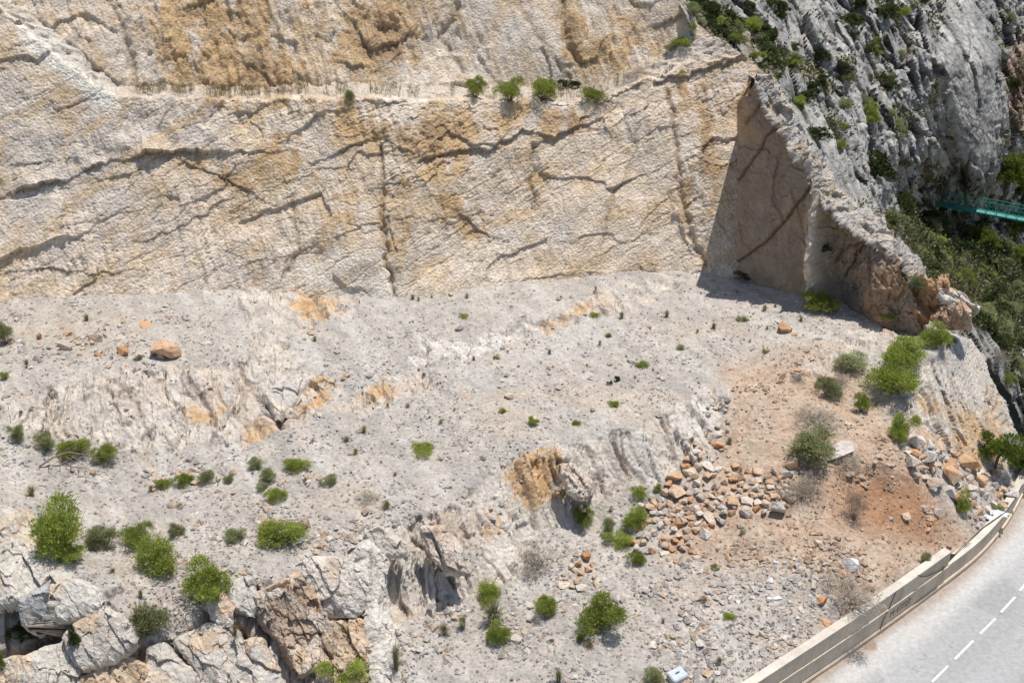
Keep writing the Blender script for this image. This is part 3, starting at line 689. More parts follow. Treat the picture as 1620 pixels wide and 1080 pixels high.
for (cx, cy_, rx, ry, rot, a) in [(500, 625, 42, 20, -30, 1), (495, 478, 34, 24, 20, 0.9), (420, 685, 50, 22, 0, 0.5), (590, 625, 50, 20, -20, 0.6), (850, 750, 48, 45, 30, 1), (900, 500, 60, 12, -20, 0.8), (330, 655, 50, 20, 10, 0.5), (800, 820, 60, 40, 0, 0.35),
                                  (470, 960, 60, 60, 30, 0.75), (545, 1000, 40, 60, 10, 0.8), (130, 950, 40, 26, 0, 0.55), (200, 1060, 80, 30, -20, 0.8), (1560, 640, 50, 60, 20, 0.8), (1470, 640, 50, 20, 20, 0.5), (1500, 700, 60, 20, 10, 0.5), (1430, 520, 30, 14, 0, 0.6), (230, 1010, 70, 60, 0, 0.35)]:
    och = np.maximum(och, a * blob(wu, wv, cx, cy_, rx, ry, rot, 0.7))
rc = mixc(rc, (0.60, 0.38, 0.185), sstep(0.25, 0.8, och + 0.5 * n2 * (och > 0.02) + 0.2 * n3 * (och > 0.02)) * 0.85)
rc = mixc(rc, (0.26, 0.185, 0.14), sstep(0.3, 0.8, blob(wu, wv, 415, 965, 40, 45, 20, 0.7) + 0.4 * n2) * 0.7)
rc = mixc(rc, (0.70, 0.67, 0.63), 0.8 * np.maximum(blob(wu, wv, 745, 545, 110, 26, -16, 0.5), np.maximum(blob(wu, wv, 1110, 640, 36, 30, -50, 0.5), 0.8 * seg_mask)) if False else 0.6 * np.maximum(blob(wu, wv, 745, 545, 110, 26, -16, 0.9), blob(wu, wv, 1100, 650, 44, 34, -50, 0.9)))
edge1, _ = seg_dist(ju, jv, [(560, 862), (588, 850), (605, 900), (612, 960), (622, 1020), (628, 1080)])
rc = mixc(rc, (0.76, 0.72, 0.66), 0.8 * np.exp(-(edge1 / 9) ** 2))
rc *= (1 + 0.14 * (r2 - 0.5) + 0.12 * (r3 - 0.5) + 0.06 * n3)[..., None]
rc = mixc(rc, (0.30, 0.23, 0.17), (e2 < 0.07) * 0.35 * mask)
col = col + (rc - col) * np.clip(mask, 0, 1)[..., None]
col = mixc(col, (0.22, 0.16, 0.12), jt * 0.6)
# cut: road side of the wall and behind the cliffs
def side_of(L, x, y):
    best = np.full(x.shape, 1e9); s = np.zeros(x.shape)
    for (x0, y0), (x1, y1) in zip(L[:-1], L[1:]):
        dx, dy = x1 - x0, y1 - y0
        t = np.clip(((x - x0) * dx + (y - y0) * dy) / (dx * dx + dy * dy), 0, 1)
        dd = np.hypot(x - x0 - t * dx, y - y0 - t * dy)
        m = dd < best; best = np.where(m, dd, best)
        s = np.where(m, np.sign(dx * (y - y0) - dy * (x - x0)), s)
    return best * s          # positive on the quarry side
wd = side_of(WF, Xg, Yg)
keepg = (wd > 0.22) & ~((Ug > 1440) & (Vg < np.interp(Ug, [1440, 1480, 1530, 1565, 1600, 1625, 1700], [494, 512, 535, 560, 600, 650, 720]) + 5 * fbm(Ug / 12, Ug * 0, 99, 3)))
Zg2 = np.where(wd < 5, np.minimum(Zg, lin(Yg, [(20, 1.72), (37.6, 1.72), (38.4, 1.15), (41, 1.0), (60, 0.95)]) + 0.9 * np.clip(wd - 0.45, 0, 9) ** 1.15 + 0.1 * fbm(Xg, Yg, 399, 3)), Zg)
Pgd[..., 2] = Zg2
ground = grid_obj('quarry_ground', Pgd, col, M_GROUND, keepg)
tag(ground, kind='structure')
splat(Pgd, keepg, 4)
GR = (Ug, Vg, Pgd, rock, soil, keepg, wd)

# ---- 5. big solid blocks of the ledges and of the foreground outcrop (each with its own plane and thickness)
def block(poly, p3, thick, rad, seed, cols, depth=1.0, rough=1.0, streak=0.0, ang=-60):
    a, b, c = [P_z(*q) for q in p3]
    nrm = np.cross(b - a, c - a); nrm /= np.linalg.norm(nrm)
    if nrm @ (np.array([0, 0, CAM_H]) - a) < 0: nrm = -nrm
    xs = [p[0] for p in poly]; ys = [p[1] for p in poly]
    uu, vv = np.meshgrid(np.arange(min(xs) - 3, max(xs) + 3, 1.15), np.arange(min(ys) - 3, max(ys) + 3, 1.15))
    dx, dy, dz = ray(uu, vv); o = np.array([0, 0, CAM_H])
    t = float((a - o) @ nrm) / (dx * nrm[0] + dy * nrm[1] + dz * nrm[2])
    P = np.stack([dx * t, dy * t, dz * t + CAM_H], -1)
    ju = uu + 5 * fbm(uu / 16, vv / 16, seed, 4); jv = vv + 5 * fbm(uu / 16, vv / 16, seed + 1, 4)
    sd = poly_sd_raw(ju, jv, poly) + 7.0
    m = float(np.median(t)) / FPX * 1.0
    de = np.clip(sd, 0, None) * m
    e1v = P[0, -1] - P[0, 0]; e1v /= np.linalg.norm(e1v); e2v = np.cross(nrm, e1v)
    x, y = P @ e1v, P @ e2v
    th = math.radians(ang); A = x * math.cos(th) + y * math.sin(th); B = -x * math.sin(th) + y * math.cos(th)
    f1, e1, r1 = facets(A / 1.6, B / 0.9, seed + 2, 0.2); f2, e2, r2 = facets(A / 0.55, B / 0.3, seed + 4, 0.3); f3, _, r3 = facets(A / 0.2, B / 0.13, seed + 6, 0.4)
    h = -0.38 * depth * np.exp(-de / 0.05) + 0.5 * thick * (1 - np.exp(-de / (0.6 * rad)))
    h = h + rough * (0.24 * f1 + 0.085 * f2 + 0.03 * f3) * np.clip(de / 0.2, 0, 1) + 0.10 * fbm(x / 1.2, y / 1.2, seed + 8, 4) + streak * 0.08 * fbm(A / 2.0, B / 0.12, seed + 9, 3)
    P = P + nrm * h[..., None]
    n1 = fbm(x / 1.1, y / 1.1, seed + 10, 4); n2 = fbm(x / 0.35, y / 0.35, seed + 11, 4)
    col = np.ones(P.shape) * np.asarray(cols[0]); col = mixc(col, cols[1], sstep(-0.1, 0.4, n1)); col = mixc(col, cols[2], 0.8 * sstep(0.15, 0.55, fbm(x / 1.3, y / 0.9, seed + 12, 4) + 0.2 * n2))
    col = mixc(col, (0.33, 0.25, 0.19), 0.5 * (e1 < 0.03)); col *= (1 + 0.12 * n2 + 0.1 * (r2 - 0.5))[..., None]
    k = sd > -0.2
    tag(grid_obj('rock_block', P, col, M_GROUND, k, smooth=False), kind='structure'); splat(P, k, 6)
def poly_sd_raw(u, v, pts):
    inside = np.zeros(u.shape, bool); j = len(pts) - 1
    for i in range(len(pts)):
        xi, yi = pts[i]; xj, yj = pts[j]
        c = ((yi > v) != (yj > v)) & (u < (xj - xi) * (v - yi) / ((yj - yi) if yj != yi else 1e-9) + xi)
        inside ^= c; j = i
    d, _ = seg_dist(u, v, list(pts) + [pts[0]])
    return np.where(inside, d, -d)
CRM = [(0.62, 0.56, 0.49), (0.57, 0.53, 0.48), (0.60, 0.45, 0.31)]
GRY_ = [(0.61, 0.565, 0.50), (0.62, 0.565, 0.49), (0.59, 0.46, 0.33)]
ORG_ = [(0.60, 0.47, 0.34), (0.64, 0.55, 0.45), (0.52, 0.33, 0.18)]
PNK = [(0.66, 0.60, 0.53), (0.62, 0.51, 0.42), (0.60, 0.43, 0.29)]
block([(-60, 800), (0, 800), (40, 812), (80, 850), (112, 895), (122, 925), (80, 935), (40, 950), (-60, 960)], [(0, 800, 6.1), (110, 905, 5.2), (0, 950, 4.6)], 0.5, 0.9, 4001, GRY_, 1.3, 0.7)
block([(30, 950), (80, 928), (82, 985), (60, 1008), (35, 990)], [(30, 945, 4.9), (82, 930, 5.1), (50, 1005, 3.7)], 0.35, 0.4, 4011, [(0.46, 0.46, 0.45), (0.54, 0.52, 0.50), (0.56, 0.50, 0.43)], 1.5, 0.6)
block([(80, 928), (120, 918), (150, 938), (158, 960), (125, 978), (98, 985), (82, 982)], [(80, 928, 5.15), (155, 945, 4.95), (95, 985, 4.2)], 0.45, 0.5, 4021, [(0.66, 0.62, 0.55), (0.60, 0.58, 0.55), (0.66, 0.52, 0.33)], 1.4, 0.5)
block([(120, 985), (165, 960), (200, 985), (215, 1015), (190, 1040), (135, 1062), (110, 1040), (100, 1010)], [(165, 960, 4.7), (212, 1010, 3.8), (120, 1060, 3.1)], 0.45, 0.6, 4031, CRM, 1.3, 0.8)
block([(-60, 1050), (40, 1040), (100, 1015), (135, 1065), (120, 1140), (-60, 1160)], [(0, 1042, 3.4), (130, 1040, 3.3), (50, 1140, 1.9)], 0.5, 0.7, 4041, GRY_, 1.3, 0.9, 0.5, -75)
block([(128, 1070), (200, 1040), (240, 1060), (260, 1140), (130, 1150)], [(130, 1065, 3.0), (235, 1050, 2.9), (190, 1140, 1.7)], 0.3, 0.4, 4051, ORG_, 1.2, 1.0)
block([(232, 1028), (258, 1018), (330, 1095), (340, 1150), (250, 1150)], [(240, 1022, 3.2), (320, 1080, 2.5), (260, 1140, 1.7)], 0.35, 0.5, 4061, GRY_, 1.2, 0.5)
block([(278, 1010), (330, 985), (372, 1000), (400, 1050), (420, 1150), (335, 1150), (318, 1070)], [(280, 1005, 3.5), (385, 1010, 3.4), (370, 1140, 1.7)], 0.4, 0.6, 4071, CRM, 1.3, 0.9)
block([(325, 955), (345, 940), (368, 968), (364, 990), (345, 985)], [(325, 955, 4.2), (368, 970, 4.0), (345, 990, 3.5)], 0.3, 0.3, 4081, PNK, 0.9, 0.8)
block([(358, 925), (395, 915), (402, 945), (396, 972), (370, 960)], [(358, 925, 4.5), (400, 925, 4.5), (380, 975, 3.8)], 0.2, 0.3, 4091, CRM, 0.8, 0.6)
block([(388, 1015), (412, 1010), (442, 1060), (440, 1120), (418, 1110), (398, 1060)], [(390, 1010, 3.4), (442, 1060, 2.6), (415, 1120, 1.9)], 0.4, 0.35, 4101, CRM, 1.2, 0.7, 0.3)
block([(482, 888), (510, 880), (545, 890), (582, 905), (588, 950), (560, 975), (520, 975), (498, 940), (478, 912)], [(482, 886, 4.55), (585, 905, 4.2), (530, 975, 3.0)], 0.5, 0.7, 4111, [(0.68, 0.63, 0.57), (0.64, 0.57, 0.50), (0.60, 0.48, 0.35)], 1.2, 0.9)
block([(400, 945), (470, 912), (500, 950), (520, 990), (510, 1050), (470, 1070), (440, 1010), (415, 985)], [(400, 940, 4.2), (505, 940, 3.9), (470, 1070, 1.9)], 0.25, 0.4, 4121, [(0.46, 0.36, 0.28), (0.60, 0.52, 0.44), (0.58, 0.42, 0.28)], 1.0, 1.5, 0.4)
block([(515, 990), (570, 980), (600, 1000), (612, 1150), (500, 1150), (505, 1060)], [(515, 985, 2.9), (600, 990, 2.7), (560, 1140, 1.1)], 0.3, 0.5, 4131, ORG_, 1.0, 1.8)
block([(572, 872), (590, 850), (608, 880), (612, 930), (622, 1000), (632, 1150), (606, 1150), (592, 960)], [(580, 860, 4.5), (612, 940, 3.1), (615, 1140, 1.0)], 0.35, 0.25, 4141, [(0.68, 0.63, 0.56), (0.62, 0.57, 0.50), (0.62, 0.50, 0.38)], 1.2, 0.8, 0.6, -80)
block([(578, 845), (600, 835), (640, 862), (632, 880), (600, 880)], [(578, 845, 4.6), (640, 860, 4.35), (605, 882, 3.9)], 0.25, 0.3, 4151, PNK, 0.8, 0.7)
block([(668, 838), (700, 832), (728, 868), (735, 905), (715, 908), (690, 880)], [(668, 838, 4.55), (730, 860, 4.0), (715, 910, 3.2)], 0.3, 0.3, 4161, PNK, 0.7, 0.9, 0.3)
block([(905, 775), (885, 742), (905, 735), (935, 765), (925, 790)], [(885, 740, 4.6), (935, 765, 4.0), (915, 792, 3.5)], 0.3, 0.25, 4171, PNK, 0.7, 1.2)
block([(418, 622), (440, 606), (486, 600), (470, 625), (450, 650), (440, 662)], [(418, 622, 5.7), (486, 600, 5.8), (442, 662, 5.15)], 0.35, 0.3, 4181, CRM, 0.8, 0.6)
block([(450, 660), (470, 622), (500, 600), (530, 605), (515, 625), (470, 650)], [(450, 660, 5.0), (500, 600, 5.6), (515, 628, 5.2)], 0.12, 0.3, 4191, ORG_, 0.5, 1.0)
# orange outcrop at the end of the side wall
block([(1438, 505), (1448, 470), (1466, 445), (1492, 448), (1502, 465), (1480, 480), (1470, 505), (1450, 515)], [(1440, 508, 6.2), (1500, 455, 8.4), (1470, 445, 8.7)], 0.5, 0.4, 4201, [(0.52, 0.32, 0.18), (0.58, 0.44, 0.31), (0.34, 0.17, 0.08)], 1.2, 1.6)
block([(1478, 500), (1500, 480), (1522, 480), (1534, 496), (1536, 514), (1512, 520), (1490, 518)], [(1480, 505, 6.9), (1540, 480, 7.9), (1545, 518, 6.9)], 0.6, 0.4, 4211, [(0.52, 0.36, 0.24), (0.58, 0.47, 0.38), (0.42, 0.24, 0.14)], 1.2, 1.5)
block([(1493, 458), (1512, 456), (1530, 474), (1542, 494), (1528, 500), (1510, 484)], [(1495, 455, 8.5), (1560, 480, 7.6), (1530, 495, 7.4)], 0.5, 0.4, 4221, GRY_, 1.5, 1.8)
cvs = [c[1] for c in CREST[3:]]; cys = [CREST_Y[c] for c in CREST[3:]]
def yz(u, v, back=0.0):
    y = float(np.interp(v, cvs, cys)) + back; q = P_y(u, v, y); return (u, v, float(q[2]))
PALE = [(0.50, 0.45, 0.39), (0.45, 0.43, 0.41), (0.50, 0.39, 0.28)]
for i_, pl_ in enumerate([[(1200, 120), (1222, 128), (1243, 160), (1250, 190), (1236, 196), (1218, 160)], [(1236, 186), (1254, 190), (1275, 225), (1284, 258), (1266, 246), (1248, 215)], [(1264, 238), (1290, 236), (1312, 275), (1322, 318), (1302, 305), (1284, 268)],
                          [(1300, 300), (1325, 300), (1352, 325), (1362, 358), (1340, 350), (1315, 326)], [(1340, 345), (1368, 330), (1398, 352), (1420, 395), (1396, 388), (1366, 368)], [(1396, 384), (1420, 380), (1448, 410), (1470, 452), (1452, 445), (1424, 410)]]):
    vb = [p[1] for p in pl_]; pa, pb_, pc = pl_[0], pl_[2], pl_[4]
    block(pl_, [yz(*pa, -0.1), yz(*pb_, 0.9), yz(*pc, -0.1)], 0.35, 0.5, 4301 + 20 * i_, PALE, 0.8, 1.1, 0.0, 20)
# ---- 6. base plain far below everything, so nothing floats from other views
me = mesh_np('valley_floor', np.array([(-400, -100, -25), (500, -100, -25), (500, 500, -25), (-400, 500, -25)], float), np.array([[0, 1, 2, 3]]), simple('valley earth', (0.20, 0.18, 0.12), 0.95, 0.3, 0.3, 0.3))
tag(link('valley_floor', me), kind='structure')

#PATCH2
#@@REST@@
# ================================================================== ROAD AND RETAINING WALL
def offset_line(L, dist):
    T = np.gradient(L, axis=0); T /= np.linalg.norm(T, axis=1, keepdims=True)
    Nq = np.stack([-T[:, 1], T[:, 0]], 1)           # towards the quarry
    return L + Nq * dist
Lr = smooth_line(WF, 40)
cum = np.concatenate([[0], np.cumsum(np.linalg.norm(np.diff(Lr, axis=0), axis=1))])
off = np.concatenate([np.arange(-0.6, 4.5, 0.06), np.arange(4.5, 24, 0.2)])
T = np.gradient(Lr, axis=0); T /= np.linalg.norm(T, axis=1, keepdims=True)
k = np.ones(41) / 41
T = np.stack([np.convolve(np.pad(T[:, i], 20, 'edge'), k, 'valid') for i in (0, 1)], 1)
Nr = np.stack([T[:, 1], -T[:, 0]], 1)
PR = np.zeros((len(Lr), len(off), 3)); PR[..., :2] = Lr[:, None] + Nr[:, None] * off[None, :, None]
s2 = cum[:, None] + 0 * off; o2 = off[None] + 0 * s2
x_, y_ = PR[..., 0], PR[..., 1]
PR[..., 2] = 0.012 * fbm(x_ * 1.2, y_ * 1.2, 501, 3)
edge = o2 - 1.15 - 0.3 * fbm(s2 / 5, s2 * 0, 503, 3) - 0.15 * fbm(x_ * 2, y_ * 2, 505, 3)
PR[..., 2] += 0.05 * (1 - sstep(-0.3, 0.2, edge)) * (0.5 + 0.5 * fbm(x_ * 3, y_ * 3, 507, 3)) + 0.10 * np.exp(-(np.clip(o2, 0, 9) / 0.25) ** 2)
asp = np.ones(PR.shape) * np.array([0.395, 0.39, 0.385])
asp = mixc(asp, (0.435, 0.43, 0.425), 0.5 + fbm(x_ / 3, y_ / 3, 511, 4))
lane = np.exp(-((o2 - 2.9) / 0.45) ** 2) + np.exp(-((o2 - 5.2) / 0.5) ** 2)
asp = mixc(asp, (0.335, 0.33, 0.325), 0.45 * lane)
pt = vor(x_ / 1.7, y_ / 2.6, 515); asp = mixc(asp, (0.31, 0.305, 0.30), 0.5 * ((pt[2] > 0.86) * sstep(0.0, 0.1, pt[1] - pt[0])))
crk = np.abs(fbm(x_ / 1.4, y_ / 1.4, 517, 5)); asp = mixc(asp, (0.20, 0.20, 0.20), 0.5 * (crk < 0.012) * (fbm(x_ / 4, y_ / 4, 519, 2) > 0.05))
sh = np.ones(PR.shape) * np.array([0.52, 0.505, 0.485]); sh = mixc(sh, (0.50, 0.485, 0.465), sstep(-0.2, 0.5, fbm(x_ * 1.5, y_ * 1.5, 521, 4)))
dirt = np.exp(-(np.clip(o2 - 0.05, 0, 9) / (0.28 + 0.2 * fbm(s2 / 1.3, s2 * 0, 523, 3))) ** 2)
rc = asp + (sh - asp) * (1 - sstep(-0.4, 0.4, edge))[..., None]
rc = mixc(rc, (0.36, 0.28, 0.22), dirt * 0.8)
for (bu, bv) in [(1372, 1020)]:
    bpnt = P_z(bu, bv, 0.0); rc = mixc(rc, (0.30, 0.22, 0.17), 0.85 * (1 - sstep(0.25, 0.42, np.hypot(x_ - bpnt[0], y_ - bpnt[1]) + 0.12 * fbm(x_ * 3, y_ * 3, 531, 3))))
M_ROAD = rock_mat('bleached asphalt', 22, 0.012, 0.20, 8, 0.9)
tag(grid_obj('road', PR, rc, M_ROAD), kind='structure'); splat(PR, None, 5)
# broken centre line
dash_px = [[(1440, 1112), (1460, 1091)], [(1474, 1079), (1500, 1053)], [(1510, 1043), (1540, 1013)], [(1550, 1003), (1575, 978)], [(1583, 969), (1606, 944)], [(1613, 935), (1634, 908)]]
M_PAINT = simple('worn white paint', (0.62, 0.62, 0.62), 0.8, 0.2, 30, 0.003)
for (a, b) in dash_px:
    p, q = P_z(a[0], a[1], 0.0), P_z(b[0], b[1], 0.0)
    dv = (q - p)[:2]; dv /= np.linalg.norm(dv); nn = np.array([-dv[1], dv[0]]) * 0.055
    n = 12; tt_ = np.linspace(0, 1, n)
    Lq = p[None, :2] * (1 - tt_[:, None]) + q[None, :2] * tt_[:, None]
    V = np.concatenate([np.c_[Lq + nn, np.full(n, 0.022)], np.c_[Lq - nn, np.full(n, 0.022)]])
    F = np.array([[i, i + n, i + 1 + n, i + 1] for i in range(n - 1)])
    tag(link('lane_marking', mesh_np('lane_marking', V, F, M_PAINT)), kind='structure')

M_CONC = rock_mat('stained concrete', 7, 0.015, 0.13, 8, 0.9)
def sweep(name, L, inner, outer, z0, z1, base, parent, seed, stain=0.0, taper=1.0):
    """a box section carried along L; inner / outer are offsets towards the quarry"""
    nz_ = max(2, int((z1 - z0) / 0.06) + 1)
    zs = np.linspace(z0, z1, nz_)
    A = offset_line(L, outer); Bq = offset_line(L, inner)
    prof = [(A, z) for z in zs] + [(Bq, z1), (Bq, z0)]
    P = np.stack([np.concatenate([l, np.full((len(l), 1), z)], 1) for l, z in prof], 1)
    n, m = P.shape[:2]
    idx = np.arange(n * m).reshape(n, m)
    F = [[idx[i, j], idx[i + 1, j], idx[i + 1, j + 1], idx[i, j + 1]] for i in range(n - 1) for j in range(m - 1)]
    F += [[idx[i, m - 1], idx[i + 1, m - 1], idx[i + 1, 0], idx[i, 0]] for i in range(n - 1)]
    V = P.reshape(-1, 3)
    sarr = np.concatenate([[0], np.cumsum(np.linalg.norm(np.diff(L, axis=0), axis=1))])[:, None] + 0 * P[..., 0]
    zz = P[..., 2]
    col = np.ones(P.shape) * np.asarray(base)
    st = fbm(sarr * 2.6, zz * 0.25, seed, 4)
    col = mixc(col, np.asarray(base) * np.array([0.62, 0.62, 0.60]), stain * sstep(0.0, 0.5, st))
    col = mixc(col, np.asarray(base) * np.array([1.18, 1.16, 1.12]), 0.6 * sstep(0.1, 0.5, fbm(sarr / 2.2, zz * 0.6, seed + 5, 3)))
    col = mixc(col, (0.43, 0.30, 0.20), 0.5 * stain * sstep(0.1, 0.5, fbm(sarr / 3.0, zz, seed + 9, 3)))
    # end caps
    F4 = np.array(F)
    capA = [[idx[0, j], idx[0, j + 1], idx[0, m - 1], idx[0, m - 1]] for j in range(m - 2)]
    me = mesh_np(name, V, F4, M_CONC, col.reshape(-1, 3), smooth=False)
    bm = bmesh.new(); bm.from_mesh(me); bm.verts.ensure_lookup_table()
    for r_ in (0, n - 1):
        try: bm.faces.new([bm.verts[int(k_)] for k_ in idx[r_]])
        except Exception: pass
    bm.to_mesh(me); bm.free()
    return link(name, me, parent)
Lw = Lr[::4]
uw, _, _ = project(np.c_[Lw, np.zeros(len(Lw))])
iS = int(np.argmin(np.abs(uw - 1494)))
hi = Lw[:iS + 1]; lo = Lw[iS:]
wall = empty('retaining_wall', (0, 0, 0))
tag(wall, 'long pale concrete retaining wall of two boarded courses between the rubble slope and the road', 'retaining wall')
CB = (0.58, 0.495, 0.385)
sweep('plinth', Lw, 0.40, 0.0, -0.2, 0.30, (0.50, 0.40, 0.31), wall, 601, 0.4)
sweep('plinth_ledge', Lw, 0.40, 0.03, 0.302, 0.345, (0.66, 0.58, 0.47), wall, 603, 0.2)
sweep('lower_course', Lw, 0.40, 0.08, 0.348, 1.06, CB, wall, 605, 0.3)
sweep('course_ledge', hi, 0.41, 0.045, 1.062, 1.115, (0.70, 0.60, 0.47), wall, 607, 0.1)
sweep('upper_course', hi, 0.41, 0.085, 1.118, 1.80, CB, wall, 609, 0.4)
sweep('coping', hi, 0.42, 0.07, 1.803, 1.86, (0.64, 0.58, 0.50), wall, 611, 0.3)
sweep('coping', lo, 0.42, 0.07, 1.063, 1.13, (0.64, 0.58, 0.50), wall, 613, 0.3)
# vertical joint in the wall
def tube_mesh(name, pts, r, mat, sides=6, r2=None):
    pts = [Vector(p) for p in pts]; n = len(pts); V = []; F = []
    for i, p in enumerate(pts):
        d = (pts[min(i + 1, n - 1)] - pts[max(i - 1, 0)]).normalized()
        a = d.cross(Vector((0, 0, 1))); a = a.normalized() if a.length > 0.05 else Vector((1, 0, 0)); b = d.cross(a)
        rr = r if r2 is None else r + (r2 - r) * i / (n - 1)
        for k_ in range(sides):
            t = 2 * math.pi * k_ / sides; V.append(p + (a * math.cos(t) + b * math.sin(t)) * rr)
    for i in range(n - 1):
        for k_ in range(sides):
            F.append((i * sides + k_, i * sides + (k_ + 1) % sides, (i + 1) * sides + (k_ + 1) % sides, (i + 1) * sides + k_))
    F.append(tuple(range(sides))); F.append(tuple((n - 1) * sides + k_ for k_ in reversed(range(sides))))
    me = bpy.data.meshes.new(name); me.from_pydata([tuple(v) for v in V], [], F); me.materials.append(mat)
    return me
M_BLACK = simple('black rubber', (0.025, 0.025, 0.028), 0.6, 0.2, 10, 0.002)
M_JOINT = simple('dark joint', (0.12, 0.10, 0.08), 0.9, 0.2, 10, 0.002)  # one dark tone for the wall joint and the lifting hole
face = offset_line(Lw, 0.075); uf, _, _ = project(np.c_[face, np.full(len(face), 1.0)])
def wall_pt(u, z, out=0.0):
    i = float(np.interp(u, uf, np.arange(len(uf)))); i0 = int(i); t = i - i0; i1 = min(i0 + 1, len(face) - 1)
    q = offset_line(Lw, 0.075 - out); p = q[i0] * (1 - t) + q[i1] * t
    return Vector((p[0], p[1], z))
link('joint', tube_mesh('joint', [wall_pt(1413, 1.86), wall_pt(1405, 1.12, 0.01), wall_pt(1399, 0.7), wall_pt(1392, 0.05, 0.08)], 0.016, M_JOINT), wall)
cab = [wall_pt(1447, 1.88, 0.0), wall_pt(1452, 1.70, 0.03), wall_pt(1462, 1.52, 0.05), wall_pt(1476, 1.36, 0.05), wall_pt(1488, 1.25, 0.05), wall_pt(1500, 1.21, -0.1), wall_pt(1518, 1.24, -0.2), wall_pt(1532, 1.28, -0.25), wall_pt(1548, 1.22, -0.3), wall_pt(1565, 1.2, -0.3), wall_pt(1590, 1.17, 0.0), wall_pt(1606, 1.16, 0.03), wall_pt(1616, 1.17, 0.0)]
tag(link('cable', tube_mesh('cable', cab, 0.018, M_BLACK)), 'thin black cable sagging over the step in the concrete wall and along its lower end', 'cable')
# faint stencilled number under the ledge
fc = bpy.data.curves.new('number', 'FONT'); fc.body = 'M\u00b747727'; fc.size = 0.42; fc.extrude = 0.002; fc.align_x = 'CENTER'
fo = bpy.data.objects.new('number_tmp', fc); C.objects.link(fo)
bpy.context.view_layer.update()
me = bpy.data.meshes.new_from_object(fo); bpy.data.objects.remove(fo)
me.materials.clear(); me.materials.append(simple('faded paint', (0.27, 0.235, 0.19), 0.9, 0.25, 12, 0.001))
p0 = wall_pt(1412, 0.56, 0.012); p1 = wall_pt(1440, 0.56, 0.012); ax = (p1 - p0).normalized(); up_ = Vector((0, 0, 1)); nn_ = ax.cross(up_)
nm = link('stencilled_number', me, wall); nm.matrix_world = Matrix.Translation((p0 + p1) / 2) @ Matrix((ax, up_, nn_)).transposed().to_4x4()

# ================================================================== ROCKS
def rock_shade(name, c1, c2, c3):
    m, nt, b = new_mat(name); L = nt.links.new
    tc = N(nt, 'ShaderNodeTexCoord'); oi = N(nt, 'ShaderNodeObjectInfo')
    ad = N(nt, 'ShaderNodeVectorMath', operation='ADD'); L(tc.outputs['Object'], ad.inputs[0])
    sc = N(nt, 'ShaderNodeMath', operation='MULTIPLY'); sc.inputs[1].default_value = 37.0; L(oi.outputs['Random'], sc.inputs[0]); L(sc.outputs[0], ad.inputs[1])
    n1 = N(nt, 'ShaderNodeTexNoise'); n1.inputs['Scale'].default_value = 1.6; n1.inputs['Detail'].default_value = 5; L(ad.outputs[0], n1.inputs['Vector'])
    n2 = N(nt, 'ShaderNodeTexNoise'); n2.inputs['Scale'].default_value = 9; n2.inputs['Detail'].default_value = 8; L(ad.outputs[0], n2.inputs['Vector'])
    s = N(nt, 'ShaderNodeMath', operation='ADD'); m3 = N(nt, 'ShaderNodeMapRange'); m3.inputs[3].default_value = -0.35; m3.inputs[4].default_value = 0.35
    wn = N(nt, 'ShaderNodeTexWhiteNoise', noise_dimensions='1D'); L(oi.outputs['Random'], wn.inputs['W']); L(wn.outputs['Value'], m3.inputs[0])
    L(n1.outputs[0], s.inputs[0]); L(m3.outputs[0], s.inputs[1])
    cr = N(nt, 'ShaderNodeValToRGB'); e = cr.color_ramp.elements
    e[0].position = 0.30; e[0].color = (*c1, 1); e[1].position = 0.78; e[1].color = (*c3, 1); e2_ = e.new(0.52); e2_.color = (*c2, 1)
    L(s.outputs[0], cr.inputs[0])
    mr = N(nt, 'ShaderNodeMapRange'); mr.inputs[1].default_value = 0.3; mr.inputs[2].default_value = 0.7; mr.inputs[3].default_value = 0.78; mr.inputs[4].default_value = 1.2; L(n2.outputs[0], mr.inputs[0])
    mx = N(nt, 'ShaderNodeVectorMath', operation='SCALE'); L(cr.outputs[0], mx.inputs[0]); L(mr.outputs[0], mx.inputs['Scale']); L(mx.outputs[0], b.inputs['Base Color'])
    bp = N(nt, 'ShaderNodeBump'); bp.inputs['Distance'].default_value = 0.06; L(n2.outputs[0], bp.inputs['Height']); L(bp.outputs[0], b.inputs['Normal'])
    b.inputs['Roughness'].default_value = 0.95; b.inputs['Specular IOR Level'].default_value = 0.15
    return m
M_RUB = rock_shade('cream and orange limestone', (0.66, 0.59, 0.51), (0.62, 0.49, 0.37), (0.58, 0.38, 0.24))
M_RUBG = rock_shade('pale grey limestone', (0.60, 0.56, 0.52), (0.54, 0.49, 0.44), (0.57, 0.46, 0.37))
M_RUBO = rock_shade('orange stained limestone', (0.62, 0.47, 0.33), (0.60, 0.36, 0.20), (0.50, 0.27, 0.14))
M_WHITE = rock_shade('chalky white rock', (0.82, 0.81, 0.80), (0.76, 0.75, 0.74), (0.68, 0.65, 0.62))
M_MUD = rock_shade('dusty brown rock', (0.50, 0.40, 0.32), (0.44, 0.33, 0.25), (0.40, 0.28, 0.19))
